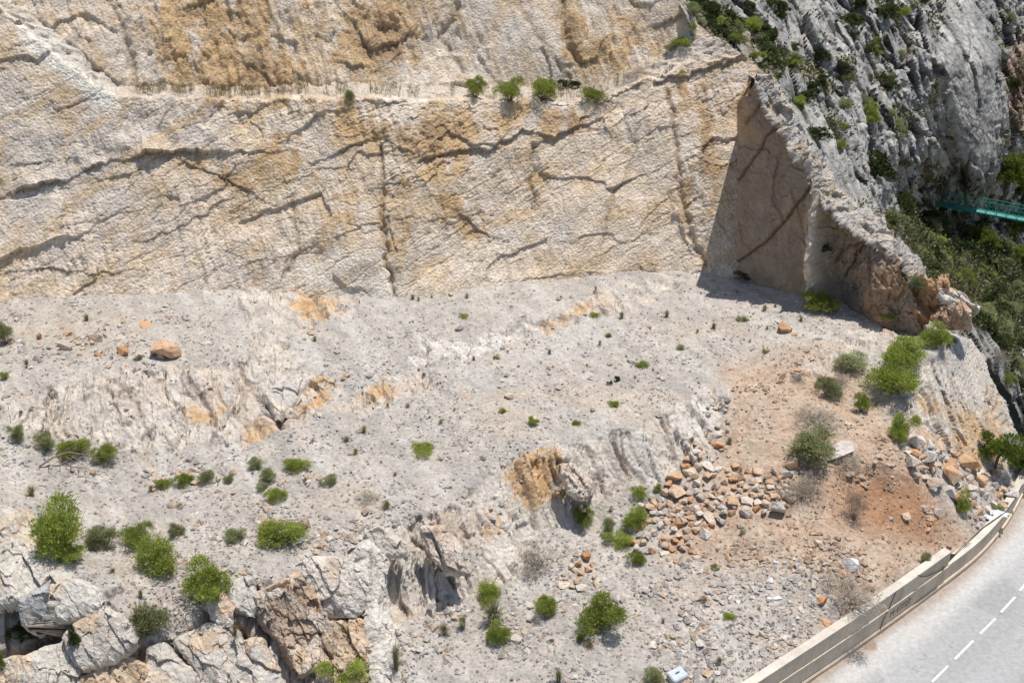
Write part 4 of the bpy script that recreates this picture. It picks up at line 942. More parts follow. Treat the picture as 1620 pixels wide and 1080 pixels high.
def rock_mesh(seed, mat, flat=0.72, sub=1):
    r = random.Random(seed); bm = bmesh.new()
    for i in range(11):
        v = Vector((r.gauss(0, 1), r.gauss(0, 1), r.gauss(0, 1))).normalized() * r.uniform(0.40, 0.56)
        bm.verts.new((v.x, v.y * r.uniform(0.7, 1.0), v.z * flat))
    g = bmesh.ops.convex_hull(bm, input=bm.verts)
    bmesh.ops.delete(bm, geom=[e for e in g['geom_interior'] if isinstance(e, bmesh.types.BMVert)], context='VERTS')
    bmesh.ops.bevel(bm, geom=list(bm.edges), offset=0.022, segments=1, affect='EDGES', clamp_overlap=True)
    bmesh.ops.triangulate(bm, faces=bm.faces[:])
    bmesh.ops.subdivide_edges(bm, edges=[e for e in bm.edges if e.calc_length() > 0.16], cuts=1)
    for v in bm.verts:
        v.co += Vector((r.uniform(-1, 1), r.uniform(-1, 1), r.uniform(-1, 1))) * 0.012
    mz = min(v.co.z for v in bm.verts)
    for v in bm.verts: v.co.z -= mz
    me = bpy.data.meshes.new('rock'); bm.to_mesh(me); bm.free(); me.materials.append(mat)
    return me
ROCKS = {k_: [rock_mesh(100 * j + i, m_) for i in range(9)] for j, (k_, m_) in enumerate([('rub', M_RUB), ('grey', M_RUBG), ('org', M_RUBO), ('wht', M_WHITE), ('mud', M_MUD)])}
def put_rock(u, v, wpx, kind, label, cat='rock', group=None, asp=0.8, hz=None, lift=0.0, name='rock', rz=None):
    p = at(u, v); m_ = mpp(p) * wpx * (1.1 if name == 'boulder' else 1.42)
    o = link(name, random.choice(ROCKS[kind]))
    h = hz if hz else random.uniform(0.75, 1.15)
    o.scale = (m_, m_ * random.uniform(asp, 1.1), m_ * h)
    o.rotation_euler = (random.uniform(-0.25, 0.25), random.uniform(-0.25, 0.25), rz if rz is not None else random.uniform(0, 6.28))
    o.location = p + Vector((0, 0, lift - (0.14 if name == 'boulder' else 0.19) * m_))
    tag(o, label, cat, group)
    return o
def in_poly(x, y, pts):
    c = False; j = len(pts) - 1
    for i in range(len(pts)):
        if ((pts[i][1] > y) != (pts[j][1] > y)) and x < (pts[j][0] - pts[i][0]) * (y - pts[i][1]) / (pts[j][1] - pts[i][1]) + pts[i][0]: c = not c
        j = i
    return c
def fill(poly, n, smin, smax, kinds, label, group, gap=0.62, lift=0.0, name='rock'):
    xs = [p[0] for p in poly]; ys = [p[1] for p in poly]; done = []; tries = 0
    while len(done) < n and tries < 12000:
        tries += 1
        x, y = random.uniform(min(xs), max(xs)), random.uniform(min(ys), max(ys))
        s = smin + (smax - smin) * random.random() ** 2.6
        if not in_poly(x, y, poly): continue
        if any(math.hypot(x - a, (y - b) * 1.3) < (s + c) * 0.5 * gap * 1.25 for a, b, c in done): continue
        done.append((x, y, s)); put_rock(x, y, s, random.choice(kinds), label, group=group, lift=lift * random.random(), name=name)
    return done
# distinct boulders, one by one
for (u, v, wd_, kd, lb) in [(265, 560, 52, 'rub', 'large cream and orange boulder alone on the upper left terrace below the cliff'),
        (192, 558, 25, 'org', 'small flat orange boulder just left of the lone large terrace boulder'),
        (158, 558, 12, 'org', 'fist shaped orange rock, left neighbour of the flat orange terrace boulder'),
        (101, 552, 24, 'grey', 'pale grey boulder among orange stones at the far left of the upper terrace'),
        (84, 540, 14, 'rub', 'cream rock beside the pale grey boulder on the upper left terrace'),
        (152, 536, 30, 'rub', 'flat cream slab stone behind the orange rocks of the upper terrace'),
        (228, 514, 28, 'org', 'low orange brown rock with a tuft beside it under the cliff foot'),
        (62, 535, 13, 'org', 'orange rock leftmost in the stones of the upper terrace'),
        (1303, 984, 28, 'org', 'orange boulder resting against the back of the concrete wall'),
        (1300, 955, 22, 'org', 'orange topped boulder beside the brown dry bush above the wall'),
        (1433, 818, 19, 'org', 'square tan block alone on the red brown soil'),
        (1482, 812, 19, 'rub', 'cream square rock, right one of a pair on the soil edge'),
        (1465, 806, 18, 'mud', 'dusty flat rock, left one of a pair on the soil edge'),
        (1409, 820, 9, 'grey', 'small pale rock just left of the square tan block'),
        (1345, 898, 34, 'wht', 'bright white chalky rock lying on the brown soil above the wall'),
        (1330, 712, 62, 'grey', 'long whitish rock hump behind the large grey green shrub'),
        (1344, 748, 28, 'grey', 'low white slab at the upper edge of the red soil'),
        (1255, 738, 24, 'org', 'orange boulder at the upper right end of the central rubble heap'),
        (1244, 750, 22, 'wht', 'tall white rock leaning on the orange boulder of the central heap'),
        (1466, 728, 36, 'grey', 'big pale grey split block at the head of the right hand rubble'),
        (1500, 756, 40, 'org', 'large orange streaked slab in the middle of the right hand rubble'),
        (1528, 742, 38, 'org', 'rust orange boulder topmost in the right hand rubble'),
        (1476, 768, 30, 'mud', 'dark edged flat slab at the left foot of the right hand rubble'),
        (1243, 522, 26, 'org', 'orange rock pile stone in the middle of the right hand quarry floor'),
        (1254, 528, 12, 'rub', 'small orange rock touching the lower right of the floor stone'),
        (936, 649, 14, 'mud', 'single round tan stone on the open middle floor'),
        (805, 628, 17, 'rub', 'flat cream stone on the open middle floor near the white ledge'),
        (735, 628, 13, 'rub', 'cream stone leftmost of the scatter on the middle floor'),
        (1028, 516, 12, 'org', 'pinkish stone on the upper right floor'),
        (485, 832, 24, 'mud', 'brown angular rock right of the round shrub on the lower left floor'),
        (696, 724, 10, 'grey', 'pale stone beside the long low shrub in the middle of the floor'),
        (838, 978, 14, 'rub', 'cream stone between the two green shrubs on the lower gravel'),
        (815, 1010, 24, 'grey', 'pale boulder touching the tussock at the foot of the ledge'),
        (808, 1038, 20, 'grey', 'grey rock below the pale boulder at the bottom centre')]:
    put_rock(u, v, wd_, kd, lb, 'boulder', name='boulder', asp=0.85, rz=random.uniform(-0.6, 0.6), hz=0.45 if wd_ in (62, 28) else random.uniform(0.95, 1.25))
kR = ['rub'] * 10 + ['org'] * 2 + ['grey'] * 2
fill([(1000, 872), (1010, 800), (1075, 755), (1120, 735), (1160, 745), (1230, 745), (1262, 775), (1230, 815), (1160, 815), (1112, 850), (1070, 880)], 125, 12, 27, kR, 'angular cream and orange rock in the central rubble heap beside the brown soil', 'rocks of the central rubble heap', 0.66, 0.15)
fill([(1075, 755), (1075, 715), (1108, 680), (1125, 625), (1150, 625), (1160, 660), (1150, 700), (1165, 745)], 34, 8, 18, kR, 'small pale rock in the narrow trail of rubble along the white ledge end', 'rocks trailing along the white ledge', 0.75)
fill([(1440, 735), (1452, 705), (1500, 712), (1545, 735), (1600, 765), (1598, 800), (1545, 812), (1520, 795), (1490, 780), (1450, 760)], 60, 13, 30, kR, 'angular orange or cream block in the rubble slope beside the end of the road', 'blocks of the right hand rubble slope', 0.64, 0.12)
fill([(878, 930), (905, 880), (935, 880), (942, 905), (945, 932)], 16, 10, 22, ['org', 'org', 'rub'], 'orange block in the small rusty rock cluster under the ledge', 'blocks of the small orange cluster', 0.66, 0.1)
fill([(1185, 1010), (1150, 960), (1180, 905), (1250, 880), (1330, 900), (1300, 960), (1260, 1010), (1210, 1030)], 62, 7, 17, ['grey', 'grey', 'rub', 'wht'], 'pale stone in the loose scree running down to the concrete wall', 'stones of the scree above the wall', 0.9)
fill([(345, 800), (365, 775), (400, 780), (480, 830), (520, 850), (480, 850), (400, 815)], 26, 7, 18, ['rub', 'grey', 'rub'], 'cream stone in the loose patch around the left floor shrubs', 'stones around the left floor shrubs', 0.9)
fill([(835, 940), (925, 935), (930, 990), (860, 960), (840, 1010), (800, 1050), (790, 1000)], 34, 7, 17, ['rub', 'grey'], 'pale stone in the loose strip at the foot of the lower ledge', 'stones at the foot of the lower ledge', 0.9)
fill([(30, 520), (200, 505), (230, 540), (120, 570), (40, 560)], 30, 6, 14, ['rub', 'org', 'rub'], 'small orange or cream stone scattered on the upper left terrace', 'stones scattered on the upper left terrace', 1.0)
# concrete block at the bottom edge
def box_bm(bm, sx, sy, sz, c=(0, 0, 0), rot=None):
    g = bmesh.ops.create_cube(bm, size=1.0); M_ = Matrix.Translation(c) @ (rot or Matrix()) @ Matrix.Diagonal((sx, sy, sz, 1))
    bmesh.ops.transform(bm, matrix=M_, verts=g['verts']); return g['verts']
bm = bmesh.new(); box_bm(bm, 0.62, 0.5, 0.36, (0, 0, 0.14)); bmesh.ops.bevel(bm, geom=bm.edges[:], offset=0.03, segments=2, affect='EDGES')
me = bpy.data.meshes.new('concrete_block'); bm.to_mesh(me); bm.free(); me.materials.append(simple('blue grey concrete', (0.55, 0.60, 0.64), 0.85, 0.12, 9, 0.01))
cb = link('concrete_block', me); cb.location = at(1070, 1072); cb.rotation_euler = (0.12, -0.1, 0.5)
tag(cb, 'smooth blue grey concrete block lying beside the shrub at the bottom edge', 'block')
bm = bmesh.new(); bmesh.ops.create_cone(bm, segments=8, radius1=0.03, radius2=0.03, depth=0.16, matrix=Matrix.Translation((0.02, 0.03, 0.325)) @ Matrix.Rotation(math.pi / 2, 4, 'Y'), cap_ends=True)
me = bpy.data.meshes.new('lifting_hole'); bm.to_mesh(me); bm.free(); me.materials.append(M_JOINT); link('lifting_hole', me, cb)
# litter beside the wall: crumpled white sheeting
us_, vs_ = np.meshgrid(np.linspace(-1, 1, 34), np.linspace(-1, 1, 34))
for (u, v, sz, lb) in [(1578, 812, 0.42, 'crumpled white plastic sheet lying on the wall top near its far end'), (1562, 818, 0.3, 'smaller crumple of pale plastic left of the white sheet by the wall')]:
    q = at(u, v); zz = 0.10 + 0.16 * np.abs(fbm(us_ * 2.3, vs_ * 2.3, int(u), 4)) + 0.12 * (1 - us_ ** 2) * (1 - vs_ ** 2)
    rr = 1 + 0.25 * fbm(us_ * 1.5, vs_ * 1.5, int(u) + 3, 3)
    P = np.stack([us_ * sz * rr, vs_ * sz * 0.55 * rr, zz * sz * 1.6], -1)
    idx = np.arange(P.shape[0] * P.shape[1]).reshape(P.shape[:2]); F = np.stack([idx[:-1, :-1], idx[:-1, 1:], idx[1:, 1:], idx[1:, :-1]], -1).reshape(-1, 4)
    o = link('plastic_sheet', mesh_np('plastic_sheet', P.reshape(-1, 3), F, simple('white polythene', (0.82, 0.84, 0.86), 0.5, 0.05, 5, 0.01), smooth=False)); o.location = q; o.rotation_euler = (0, 0, -0.5)
    md = o.modifiers.new('thickness', 'SOLIDIFY'); md.thickness = 0.012
    tag(o, lb, 'plastic sheet')

# ================================================================== LOOSE STONES (nobody could count them)
U_, V_, P_, rk_, sl_, kp_, wd_ = GR
def stones(name, n, smin, smax, weight, seed, cols, power=2.5):
    r = np.random.default_rng(seed)
    w_ = (weight * kp_ * (wd_ > 0.5) * (U_ > -310) * (V_ < 1250)).ravel(); w_ = w_ / w_.sum()
    ii = r.choice(len(w_), n, p=w_)
    pos = P_.reshape(-1, 3)[ii] + np.c_[r.uniform(-0.04, 0.04, (n, 2)), np.zeros(n)]
    size = smin + (smax - smin) * r.random(n) ** power
    base = np.array([[1, 0, 0], [-1, 0, 0], [0, 1, 0], [0, -1, 0], [0.1, 0, 1], [0, 0.1, -1], [0.6, 0.6, 0.5], [-0.6, -0.5, 0.5]], float)
    tri = np.array([[0, 6, 4], [6, 2, 4], [2, 1, 4], [1, 7, 4], [7, 3, 4], [3, 0, 4], [0, 2, 6], [1, 3, 7], [0, 5, 2], [2, 5, 1], [1, 5, 3], [3, 5, 0]])
    V = base[None] * (1 + r.uniform(-0.35, 0.35, (n, 8, 1))) + r.uniform(-0.18, 0.18, (n, 8, 3))
    V *= np.stack([r.uniform(0.7, 1.2, n), r.uniform(0.6, 1.0, n), r.uniform(0.4, 0.8, n)], 1)[:, None]
    a = r.uniform(0, 6.28, n); ca, sa = np.cos(a)[:, None], np.sin(a)[:, None]
    V = np.stack([V[..., 0] * ca - V[..., 1] * sa, V[..., 0] * sa + V[..., 1] * ca, V[..., 2]], -1) * (size / 2)[:, None, None]
    V += pos[:, None] + np.array([0, 0, 0.1]) * size[:, None, None]
    F = (tri[None] + (np.arange(n) * 8)[:, None, None]).reshape(-1, 3)
    cc = np.array(cols)[r.integers(0, len(cols), n)] * r.uniform(0.75, 1.15, (n, 1))
    sel = sl_.ravel()[ii] > 0.5
    cc[sel] = cc[sel] * np.array([1.0, 0.86, 0.74])
    me = mesh_np(name, V.reshape(-1, 3), F, M_GROUND, np.repeat(cc, 8, 0))
    return tag(link(name, me), kind='stuff', label=None)
dens = (1 - 0.8 * rk_) * (0.25 + 0.75 * sstep(-0.2, 0.4, fbm(P_[..., 0] / 2.2, P_[..., 1] / 2.2, 701, 4)))
stones('gravel', 42000, 0.04, 0.18, dens, 5, [(0.50, 0.46, 0.42), (0.62, 0.57, 0.51), (0.42, 0.39, 0.36), (0.30, 0.275, 0.25), (0.58, 0.45, 0.34)])
clump = sstep(0.05, 0.5, fbm(P_[..., 0] / 1.4, P_[..., 1] / 1.4, 703, 4)) * (1 - 0.7 * rk_)
lower = np.clip(0.25 + 2.0 * blob(U_, V_, 1140, 800, 120, 70, 0, 0.6) + 2.0 * blob(U_, V_, 1525, 760, 80, 50, 20, 0.6) + blob(U_, V_, 1180, 960, 190, 110, 0, 0.6) + blob(U_, V_, 430, 810, 170, 60, 15, 0.6) + 0.8 * blob(U_, V_, 740, 1030, 150, 60, 0, 0.6) + 0.8 * sl_ + 0.7 * blob(U_, V_, 140, 535, 220, 50, 0, 0.6), 0, 1.6)
stones('broken_stones', 5600, 0.09, 0.42, clump * lower, 6, [(0.60, 0.55, 0.49), (0.64, 0.59, 0.53), (0.50, 0.46, 0.42), (0.60, 0.44, 0.31), (0.42, 0.38, 0.34)], 3.0)

# ================================================================== PLANTS
def leaves_to_mesh(name, segs, mat, attr):
    """segs: list of (p0, p1, width, side vector) thin quads"""
    V = np.zeros((len(segs), 4, 3))
    for i, (p0, p1, wv_) in enumerate(segs):
        V[i, 0] = p0 - wv_ * 0.35; V[i, 1] = p0 * 0.5 + p1 * 0.5 - wv_; V[i, 2] = p1; V[i, 3] = p0 * 0.5 + p1 * 0.5 + wv_
    F = np.arange(len(segs) * 4).reshape(-1, 4)
    return mesh_np(name, V.reshape(-1, 3), F, mat, np.repeat(np.asarray(attr), 4), 'leaf')
def foliage(seed, ncl, per, mat, leaf=0.10, wdt=0.013, spread=0.075, up=0.5, hollow=0.45, lobes=5, name='foliage'):
    r = np.random.default_rng(seed)
    lob = [(r.uniform(-0.34, 0.34), r.uniform(-0.34, 0.34), r.uniform(0.2, 0.72), r.uniform(0.14, 0.28)) for _ in range(lobes)] + [(r.uniform(-.1, .1), r.uniform(-.1, .1), 0.36, 0.36), (0.12, -0.1, 0.26, 0.33)]
    segs = []; at_ = []; cen = []
    for c in range(ncl):
        lx, ly, lz, lr = lob[r.integers(0, len(lob))]
        d = r.normal(size=3); d /= np.linalg.norm(d); d[2] = abs(d[2]) * 1.15 - 0.45
        rad = lr * (hollow + (1 - hollow) * r.random() ** 0.4) * r.uniform(0.85, 1.15)
        p = np.array([lx, ly, lz]) + d * rad * np.array([1, 1, 1.05])
        p[2] = max(p[2], 0.03); cen.append(p)
        tone = np.clip(r.normal(0.5, 0.32), 0, 1)
        ax = d + np.array([0, 0, up]); ax /= np.linalg.norm(ax)
        for k_ in range(per):
            dd = ax + r.normal(size=3) * 0.55; dd /= np.linalg.norm(dd)
            q = p + r.normal(size=3) * spread * 0.5
            L_ = leaf * r.uniform(0.6, 1.25)
            sv = np.cross(dd, r.normal(size=3)); sv /= np.linalg.norm(sv) + 1e-6
            segs.append((q, q + dd * L_, sv * wdt)); at_.append(np.clip(tone + r.normal() * 0.15, 0, 1))
    return leaves_to_mesh(name, segs, mat, at_), cen
def stems(seed, cen, mat, n=26, r0=0.014, name='stem'):
    r = random.Random(seed); bmv = []; bmf = []
    for k_ in range(n):
        c = cen[r.randrange(len(cen))]
        p0 = Vector((r.uniform(-0.05, 0.05), r.uniform(-0.05, 0.05), -0.03)); p2 = Vector(c) * 0.97; p1 = (p0 + p2) / 2 + Vector((r.uniform(-.06, .06), r.uniform(-.06, .06), -0.04))
        pts = [p0, p1, p2]; b = len(bmv)
        for i, p in enumerate(pts):
            d = (pts[min(i + 1, 2)] - pts[max(i - 1, 0)]).normalized(); a = d.orthogonal().normalized(); e_ = d.cross(a); rr = r0 * (1 - 0.42 * i)
            for q in range(4): bmv.append(p + (a * math.cos(q * 1.5708) + e_ * math.sin(q * 1.5708)) * rr)
        for i in range(2):
            for q in range(4): bmf.append((b + i * 4 + q, b + i * 4 + (q + 1) % 4, b + (i + 1) * 4 + (q + 1) % 4, b + (i + 1) * 4 + q))
    me = bpy.data.meshes.new(name); me.from_pydata([tuple(v) for v in bmv], [], bmf); me.materials.append(mat); return me
M_TWIG = simple('grey twigs', (0.25, 0.20, 0.17), 0.9, 0.3, 20, 0.005)
def variants(seed, n, *a, **kw):
    out = []
    for i in range(n):
        me, cen = foliage(seed + i, *a, **kw); out.append((me, stems(seed + i, cen, M_TWIG)))
    return out
PL = {'green': variants(900, 7, 340, 20, M_GREEN, leaf=0.075, wdt=0.0085, up=1.1, spread=0.09),
      'olive': variants(920, 4, 260, 18, M_OLIVE, leaf=0.10, wdt=0.009, up=1.0, hollow=0.25, spread=0.11),
      'dark': variants(940, 4, 170, 16, M_DARK, leaf=0.12, wdt=0.018, up=0.5, hollow=0.5),
      'dry': variants(960, 3, 115, 14, M_DRY, leaf=0.17, wdt=0.0045, up=0.8, hollow=0.15, spread=0.14)}
def tuft_mesh(seed, n, mat, spread=0.5, wdt=0.008, name='grass_tuft'):
    r = np.random.default_rng(seed); V = []; F = []; at_ = []
    for i in range(n):
        a = r.uniform(0, 6.28); b0 = np.array([math.cos(a), math.sin(a), 0]) * r.uniform(0, 0.09); out = np.array([math.cos(a + r.normal() * 0.4), math.sin(a + r.normal() * 0.4), 0]) * spread * r.uniform(0.15, 1)
        h = r.uniform(0.55, 1.0); sd_ = np.array([-out[1], out[0], 0]); sd_ /= np.linalg.norm(sd_) + 1e-6
        pts = [b0, b0 + out * 0.35 + np.array([0, 0, h * 0.62]), b0 + out * 1.0 + np.array([0, 0, h * (0.95 - 0.35 * np.linalg.norm(out) / spread)])]
        b = len(V); V += [pts[0] - sd_ * wdt, pts[0] + sd_ * wdt, pts[1] - sd_ * wdt * .8, pts[1] + sd_ * wdt * .8, pts[2] - sd_ * wdt * .1, pts[2] + sd_ * wdt * .1]
        F += [[b, b + 1, b + 3, b + 2], [b + 2, b + 3, b + 5, b + 4]]; at_ += [np.clip(r.normal(0.5, 0.28), 0, 1)] * 6
    return mesh_np(name, np.array(V), np.array(F), mat, np.array(at_), 'leaf')
M_SEDGE = leaf_mat('grey green blades', (0.22, 0.22, 0.12), (0.48, 0.46, 0.28), 0.3)
TUFT = {'straw': [tuft_mesh(i, 170, M_STRAW) for i in range(3)], 'sedge': [tuft_mesh(10 + i, 200, M_SEDGE, 0.45) for i in range(3)]}
def fit_scale(u, v, wpx, hpx):
    p = at(u, v); m_ = mpp(p); dep = math.atan2(CAM_H - p.z, p.y)
    wm = wpx * m_; hm = hpx * m_
    # seen from above: apparent height = h cos + (depth) sin
    zh = max(0.36 * wm, (hm - 0.3 * wm * math.sin(dep)) / math.cos(dep))
    return p, wm, zh
def shrub(u, v, wpx, hpx, kind, label, cat='shrub', group=None, name='shrub'):
    p, wm, zh = fit_scale(u, v, wpx, hpx)
    lm, sm = random.choice(PL[kind])
    o = empty(name, p + Vector((0, wm * 0.28, -0.05))); o.rotation_euler = (0, 0, random.uniform(0, 6.28))
    q = at(u, v - hpx * 0.25)
    if abs(q.z - p.z) < 0.5: o.location.z = (q.z + p.z) / 2 - 0.05
    a = link('foliage', lm, o); b = link('stem', sm, o)
    s_x = wm / 1.08
    for c in (a, b): c.scale = (s_x, s_x, zh / 0.98)
    tag(o, label, cat, group)
    return o
def tuft(u, v, wpx, hpx, kind, label, group=None, cat='grass tuft', name='grass_tuft'):
    p, wm, zh = fit_scale(u, v, wpx, hpx)
    o = link(name, random.choice(TUFT[kind])); o.location = p - Vector((0, 0, 0.03)); o.scale = (wm * 1.0, wm * 1.0, max(zh, wm * 0.5)); o.rotation_euler = (0, 0, random.uniform(0, 6.28))
    tag(o, label, cat, group); return o
G_ = 'green'
SHR = [(750, 154, 36, 38, G_, 'leftmost of the four green shrubs on the cliff bench'), (806, 162, 44, 46, G_, 'second green shrub from the left on the cliff bench'), (858, 164, 50, 50, G_, 'tallest green shrub on the cliff bench'), (939, 166, 38, 32, G_, 'green shrub on the bench casting its shadow down the cliff'),
  (1300, 498, 58, 42, G_, 'bright green shrub at the foot of the shaded side wall'), (1411, 508, 36, 20, G_, 'low spreading green shrub beside the far end of the side wall'), (1480, 548, 54, 46, G_, 'green pine shrub just below the orange outcrop'),
  (1424, 588, 66, 60, G_, 'broad green shrub above the biggest shrub on the right slope'), (1415, 636, 82, 76, G_, 'biggest bright green shrub on the right slope'), (1350, 588, 62, 26, 'olive', 'low yellowish green shrub left of the big pair on the right slope'),
  (1364, 653, 26, 36, G_, 'small upright green shrub between the grey twigs and the big shrub'), (1427, 700, 46, 52, G_, 'round green shrub alone on the pale slope above the rubble'), (1521, 814, 38, 40, G_, 'green shrub growing in the right hand rubble slope'),
  (1500, 552, 25, 18, 'dark', 'small dark shrub on top of the pale bluff'),
  (88, 872, 96, 106, G_, 'very large green shrub at the left edge behind the pale outcrop'), (112, 893, 46, 34, G_, 'compact shrub growing at the foot of the very large left shrub'), (163, 866, 56, 46, 'olive', 'grey green shrub right of the very large left shrub'),
  (212, 866, 52, 46, G_, 'middle shrub of the row in the lower left soil patch'), (250, 905, 90, 66, G_, 'wide green shrub at the right end of the lower left row'), (278, 852, 28, 26, 'olive', 'small olive shrub behind the wide lower left shrub'),
  (321, 957, 82, 72, G_, 'dense bright green shrub at the edge of the foreground outcrop'), (237, 1020, 72, 64, 'olive', 'grey green shrub with bare twigs between the foreground rocks'), (370, 858, 38, 24, 'olive', 'small low shrub left of the round shrub on the lower floor'),
  (442, 866, 82, 48, G_, 'round green shrub with a grey skirt on the lower left floor'), (259, 772, 28, 20, G_, 'leftmost of three small shrubs in a row on the left floor'), (290, 770, 32, 24, G_, 'middle of three small shrubs in a row on the left floor'), (322, 766, 32, 25, 'olive', 'rightmost of three small shrubs in a row on the left floor'),
  (360, 763, 18, 18, 'olive', 'tiny round shrub right of the row of three'), (402, 742, 27, 22, 'olive', 'olive shrub uppermost in the loose group on the left floor'), (424, 764, 30, 28, 'olive', 'thin shrub in the middle of the loose group on the left floor'), (435, 795, 38, 24, G_, 'yellow green shrub lowest in the loose group on the left floor'),
  (469, 746, 42, 26, G_, 'bright shrub right of the loose group on the left floor'), (517, 765, 32, 14, 'olive', 'flat pale shrub right of the bright floor shrub'), (413, 776, 26, 14, 'olive', 'low shrub touching the thin one of the loose group'),
  (70, 716, 36, 34, 'olive', 'left shrub of the three at the foot of the left terrace'), (112, 729, 54, 40, G_, 'middle shrub of the three at the foot of the left terrace'), (165, 735, 43, 38, G_, 'right shrub of the three at the foot of the left terrace'), (25, 700, 28, 30, 'olive', 'grey green shrub at the left edge above the dead branch'),
  (6, 600, 16, 16, G_, 'small green shrub cut by the left edge of the photo'), (6, 546, 32, 44, 'olive', 'olive shrub at the left edge below the cliff foot'),
  (668, 723, 46, 15, G_, 'long low green shrub in the middle of the floor'), (845, 675, 18, 18, G_, 'small pair of green sprigs on the open floor'), (912, 673, 15, 11, G_, 'small green shrub right of the pair of sprigs'), (970, 643, 21, 12, G_, 'low green shrub below the two dark shrubs of the floor'),
  (1016, 581, 24, 11, G_, 'low green shrub on the upper right floor'), (962, 533, 13, 9, G_, 'tiny green shrub below the pale ledge on the upper floor'), (1076, 552, 16, 10, 'olive', 'tiny grey shrub on the upper right floor'),
  (977, 602, 10, 11, 'dark', 'dark round shrub on the open floor'), (965, 608, 9, 9, 'dark', 'smaller dark shrub left of the round dark one'),
  (921, 839, 36, 38, G_, 'round shrub on the lower gravel at the foot of the pale ledge'), (1003, 838, 50, 42, G_, 'green shrub at the left end of the central rubble heap'), (965, 846, 28, 34, 'olive', 'thin olive shrub left of the heap shrub'), (985, 866, 52, 20, G_, 'low spreading shrub below the heap shrub'),
  (1004, 895, 31, 27, G_, 'yellow green shrub just under the central rubble heap'), (861, 981, 42, 42, G_, 'upright green shrub at the foot of the lower ledge'), (952, 1005, 82, 66, G_, 'largest green shrub on the lower gravel'), (787, 1019, 42, 44, G_, 'compact green shrub in front of the straw tussock'),
  (778, 958, 52, 40, G_, 'green shrub behind the straw tussock'), (546, 1084, 82, 40, G_, 'green shrub cut by the bottom edge under the foreground rocks'), (1034, 1082, 42, 34, 'olive', 'pale green shrub beside the grey block at the bottom edge'), (1010, 792, 26, 26, G_, 'small shrub above the heap shrub by the pale ledge'),
  (916, 1012, 15, 15, G_, 'tiny shrub at the left foot of the largest gravel shrub'), (1155, 979, 22, 12, G_, 'small bright shrub among the scree above the wall'), (1040, 778, 16, 14, G_, 'tiny yellowish shrub beside the ledge end'),
  (1291, 742, 84, 62, 'olive', 'large grey green shrub in front of the whitish rock hump'), (1310, 628, 48, 36, 'olive', 'olive shrub on the soil left of the small upright shrub'), (1465, 892, 20, 20, 'olive', 'olive shrub behind the step of the concrete wall'), (1580, 810, 24, 14, 'olive', 'low green shrub at the end of the wall'),
  (44, 1012, 62, 26, 'dark', 'dark shrub in the shadowed recess of the foreground outcrop'), (115, 1026, 22, 34, 'dark', 'narrow dark shrub right of the shadowed recess'), (3, 1062, 14, 34, G_, 'green shrub cut by the lower left corner edge'),
  (1185, 446, 40, 16, 'dark', 'dark shrub in the shadow at the corner of the side wall'), (1080, 78, 34, 24, G_, 'green shrub on the upper right end of the bench'), (1060, 82, 24, 18, 'olive', 'grey green shrub left of the upper bench end shrub'), (1080, 124, 20, 16, G_, 'green shrub just under the upper right bench end'),
  (903, 138, 34, 16, 'dark', 'dark grey low shrub on the bench behind the green ones'), (552, 158, 22, 20, 'olive', 'small olive shrub at the left part of the bench')]
for a in SHR: shrub(*a)
for (u, v, w_, h_, lb) in [(845, 915, 70, 44, 'grey dead shrub tangled under the lower ledge'), (1350, 968, 100, 58, 'wide brown dry bush behind the concrete wall'), (1300, 690, 90, 34, 'grey leafless shrub above the whitish rock hump'), (1275, 800, 70, 44, 'straw and grey dry bush at the right end of the central heap'),
        (1345, 745, 60, 30, 'purple grey dry bush right of the rock hump'), (1353, 830, 34, 54, 'tall straw coloured dry bush on the red soil'), (1545, 856, 24, 34, 'purple grey dry bush behind the lower wall end'), (1262, 604, 22, 18, 'small grey dead shrub on the soil edge'),
        (580, 797, 38, 18, 'flat grey dead shrub on the lower floor'), (1000, 128, 46, 20, 'dry brown shrub at the right end of the bench'), (1330, 610, 28, 18, 'dry bush below the pale right ledge'), (1575, 590, 50, 40, 'grey brown dry bush at the rim of the bluff')]:
    shrub(u, v, w_, h_, 'dry', lb, name='dry_bush', cat='dry bush')
for (u, v, w_, h_, kd, lb) in [(780, 985, 66, 52, 'sedge', 'big straw coloured tussock between two green shrubs'), (733, 992, 32, 34, 'sedge', 'tussock right one of the pair left of the big tussock'), (702, 1000, 32, 24, 'straw', 'tussock left one of the pair left of the big tussock'), (626, 1058, 30, 60, 'sedge', 'tall tussock against the sharp pale edge at the bottom'),
        (610, 802, 28, 20, 'sedge', 'tussock beside the flat dead shrub on the lower floor'), (883, 1076, 26, 30, 'sedge', 'tussock at the bottom edge on the lower gravel'), (1137, 1048, 22, 18, 'sedge', 'tussock on the gravel above the wall start'), (932, 1023, 28, 16, 'straw', 'low tuft under the largest gravel shrub'),
        (50, 782, 30, 26, 'straw', 'pale tuft behind the very large left shrub'), (222, 945, 18, 22, 'sedge', 'tuft on the soil between the left shrubs'), (178, 905, 18, 14, 'straw', 'small straw tuft in the lower left soil'), (285, 800, 22, 14, 'straw', 'straw tuft on the left floor'), (372, 1003, 22, 26, 'straw', 'tuft in the gap of the foreground rocks'),
        (238, 775, 16, 16, 'straw', 'straw tuft left of the row of three shrubs'), (885, 745, 14, 18, 'sedge', 'tuft hanging on the orange ledge')]:
    tuft(u, v, w_, h_, kd, lb)
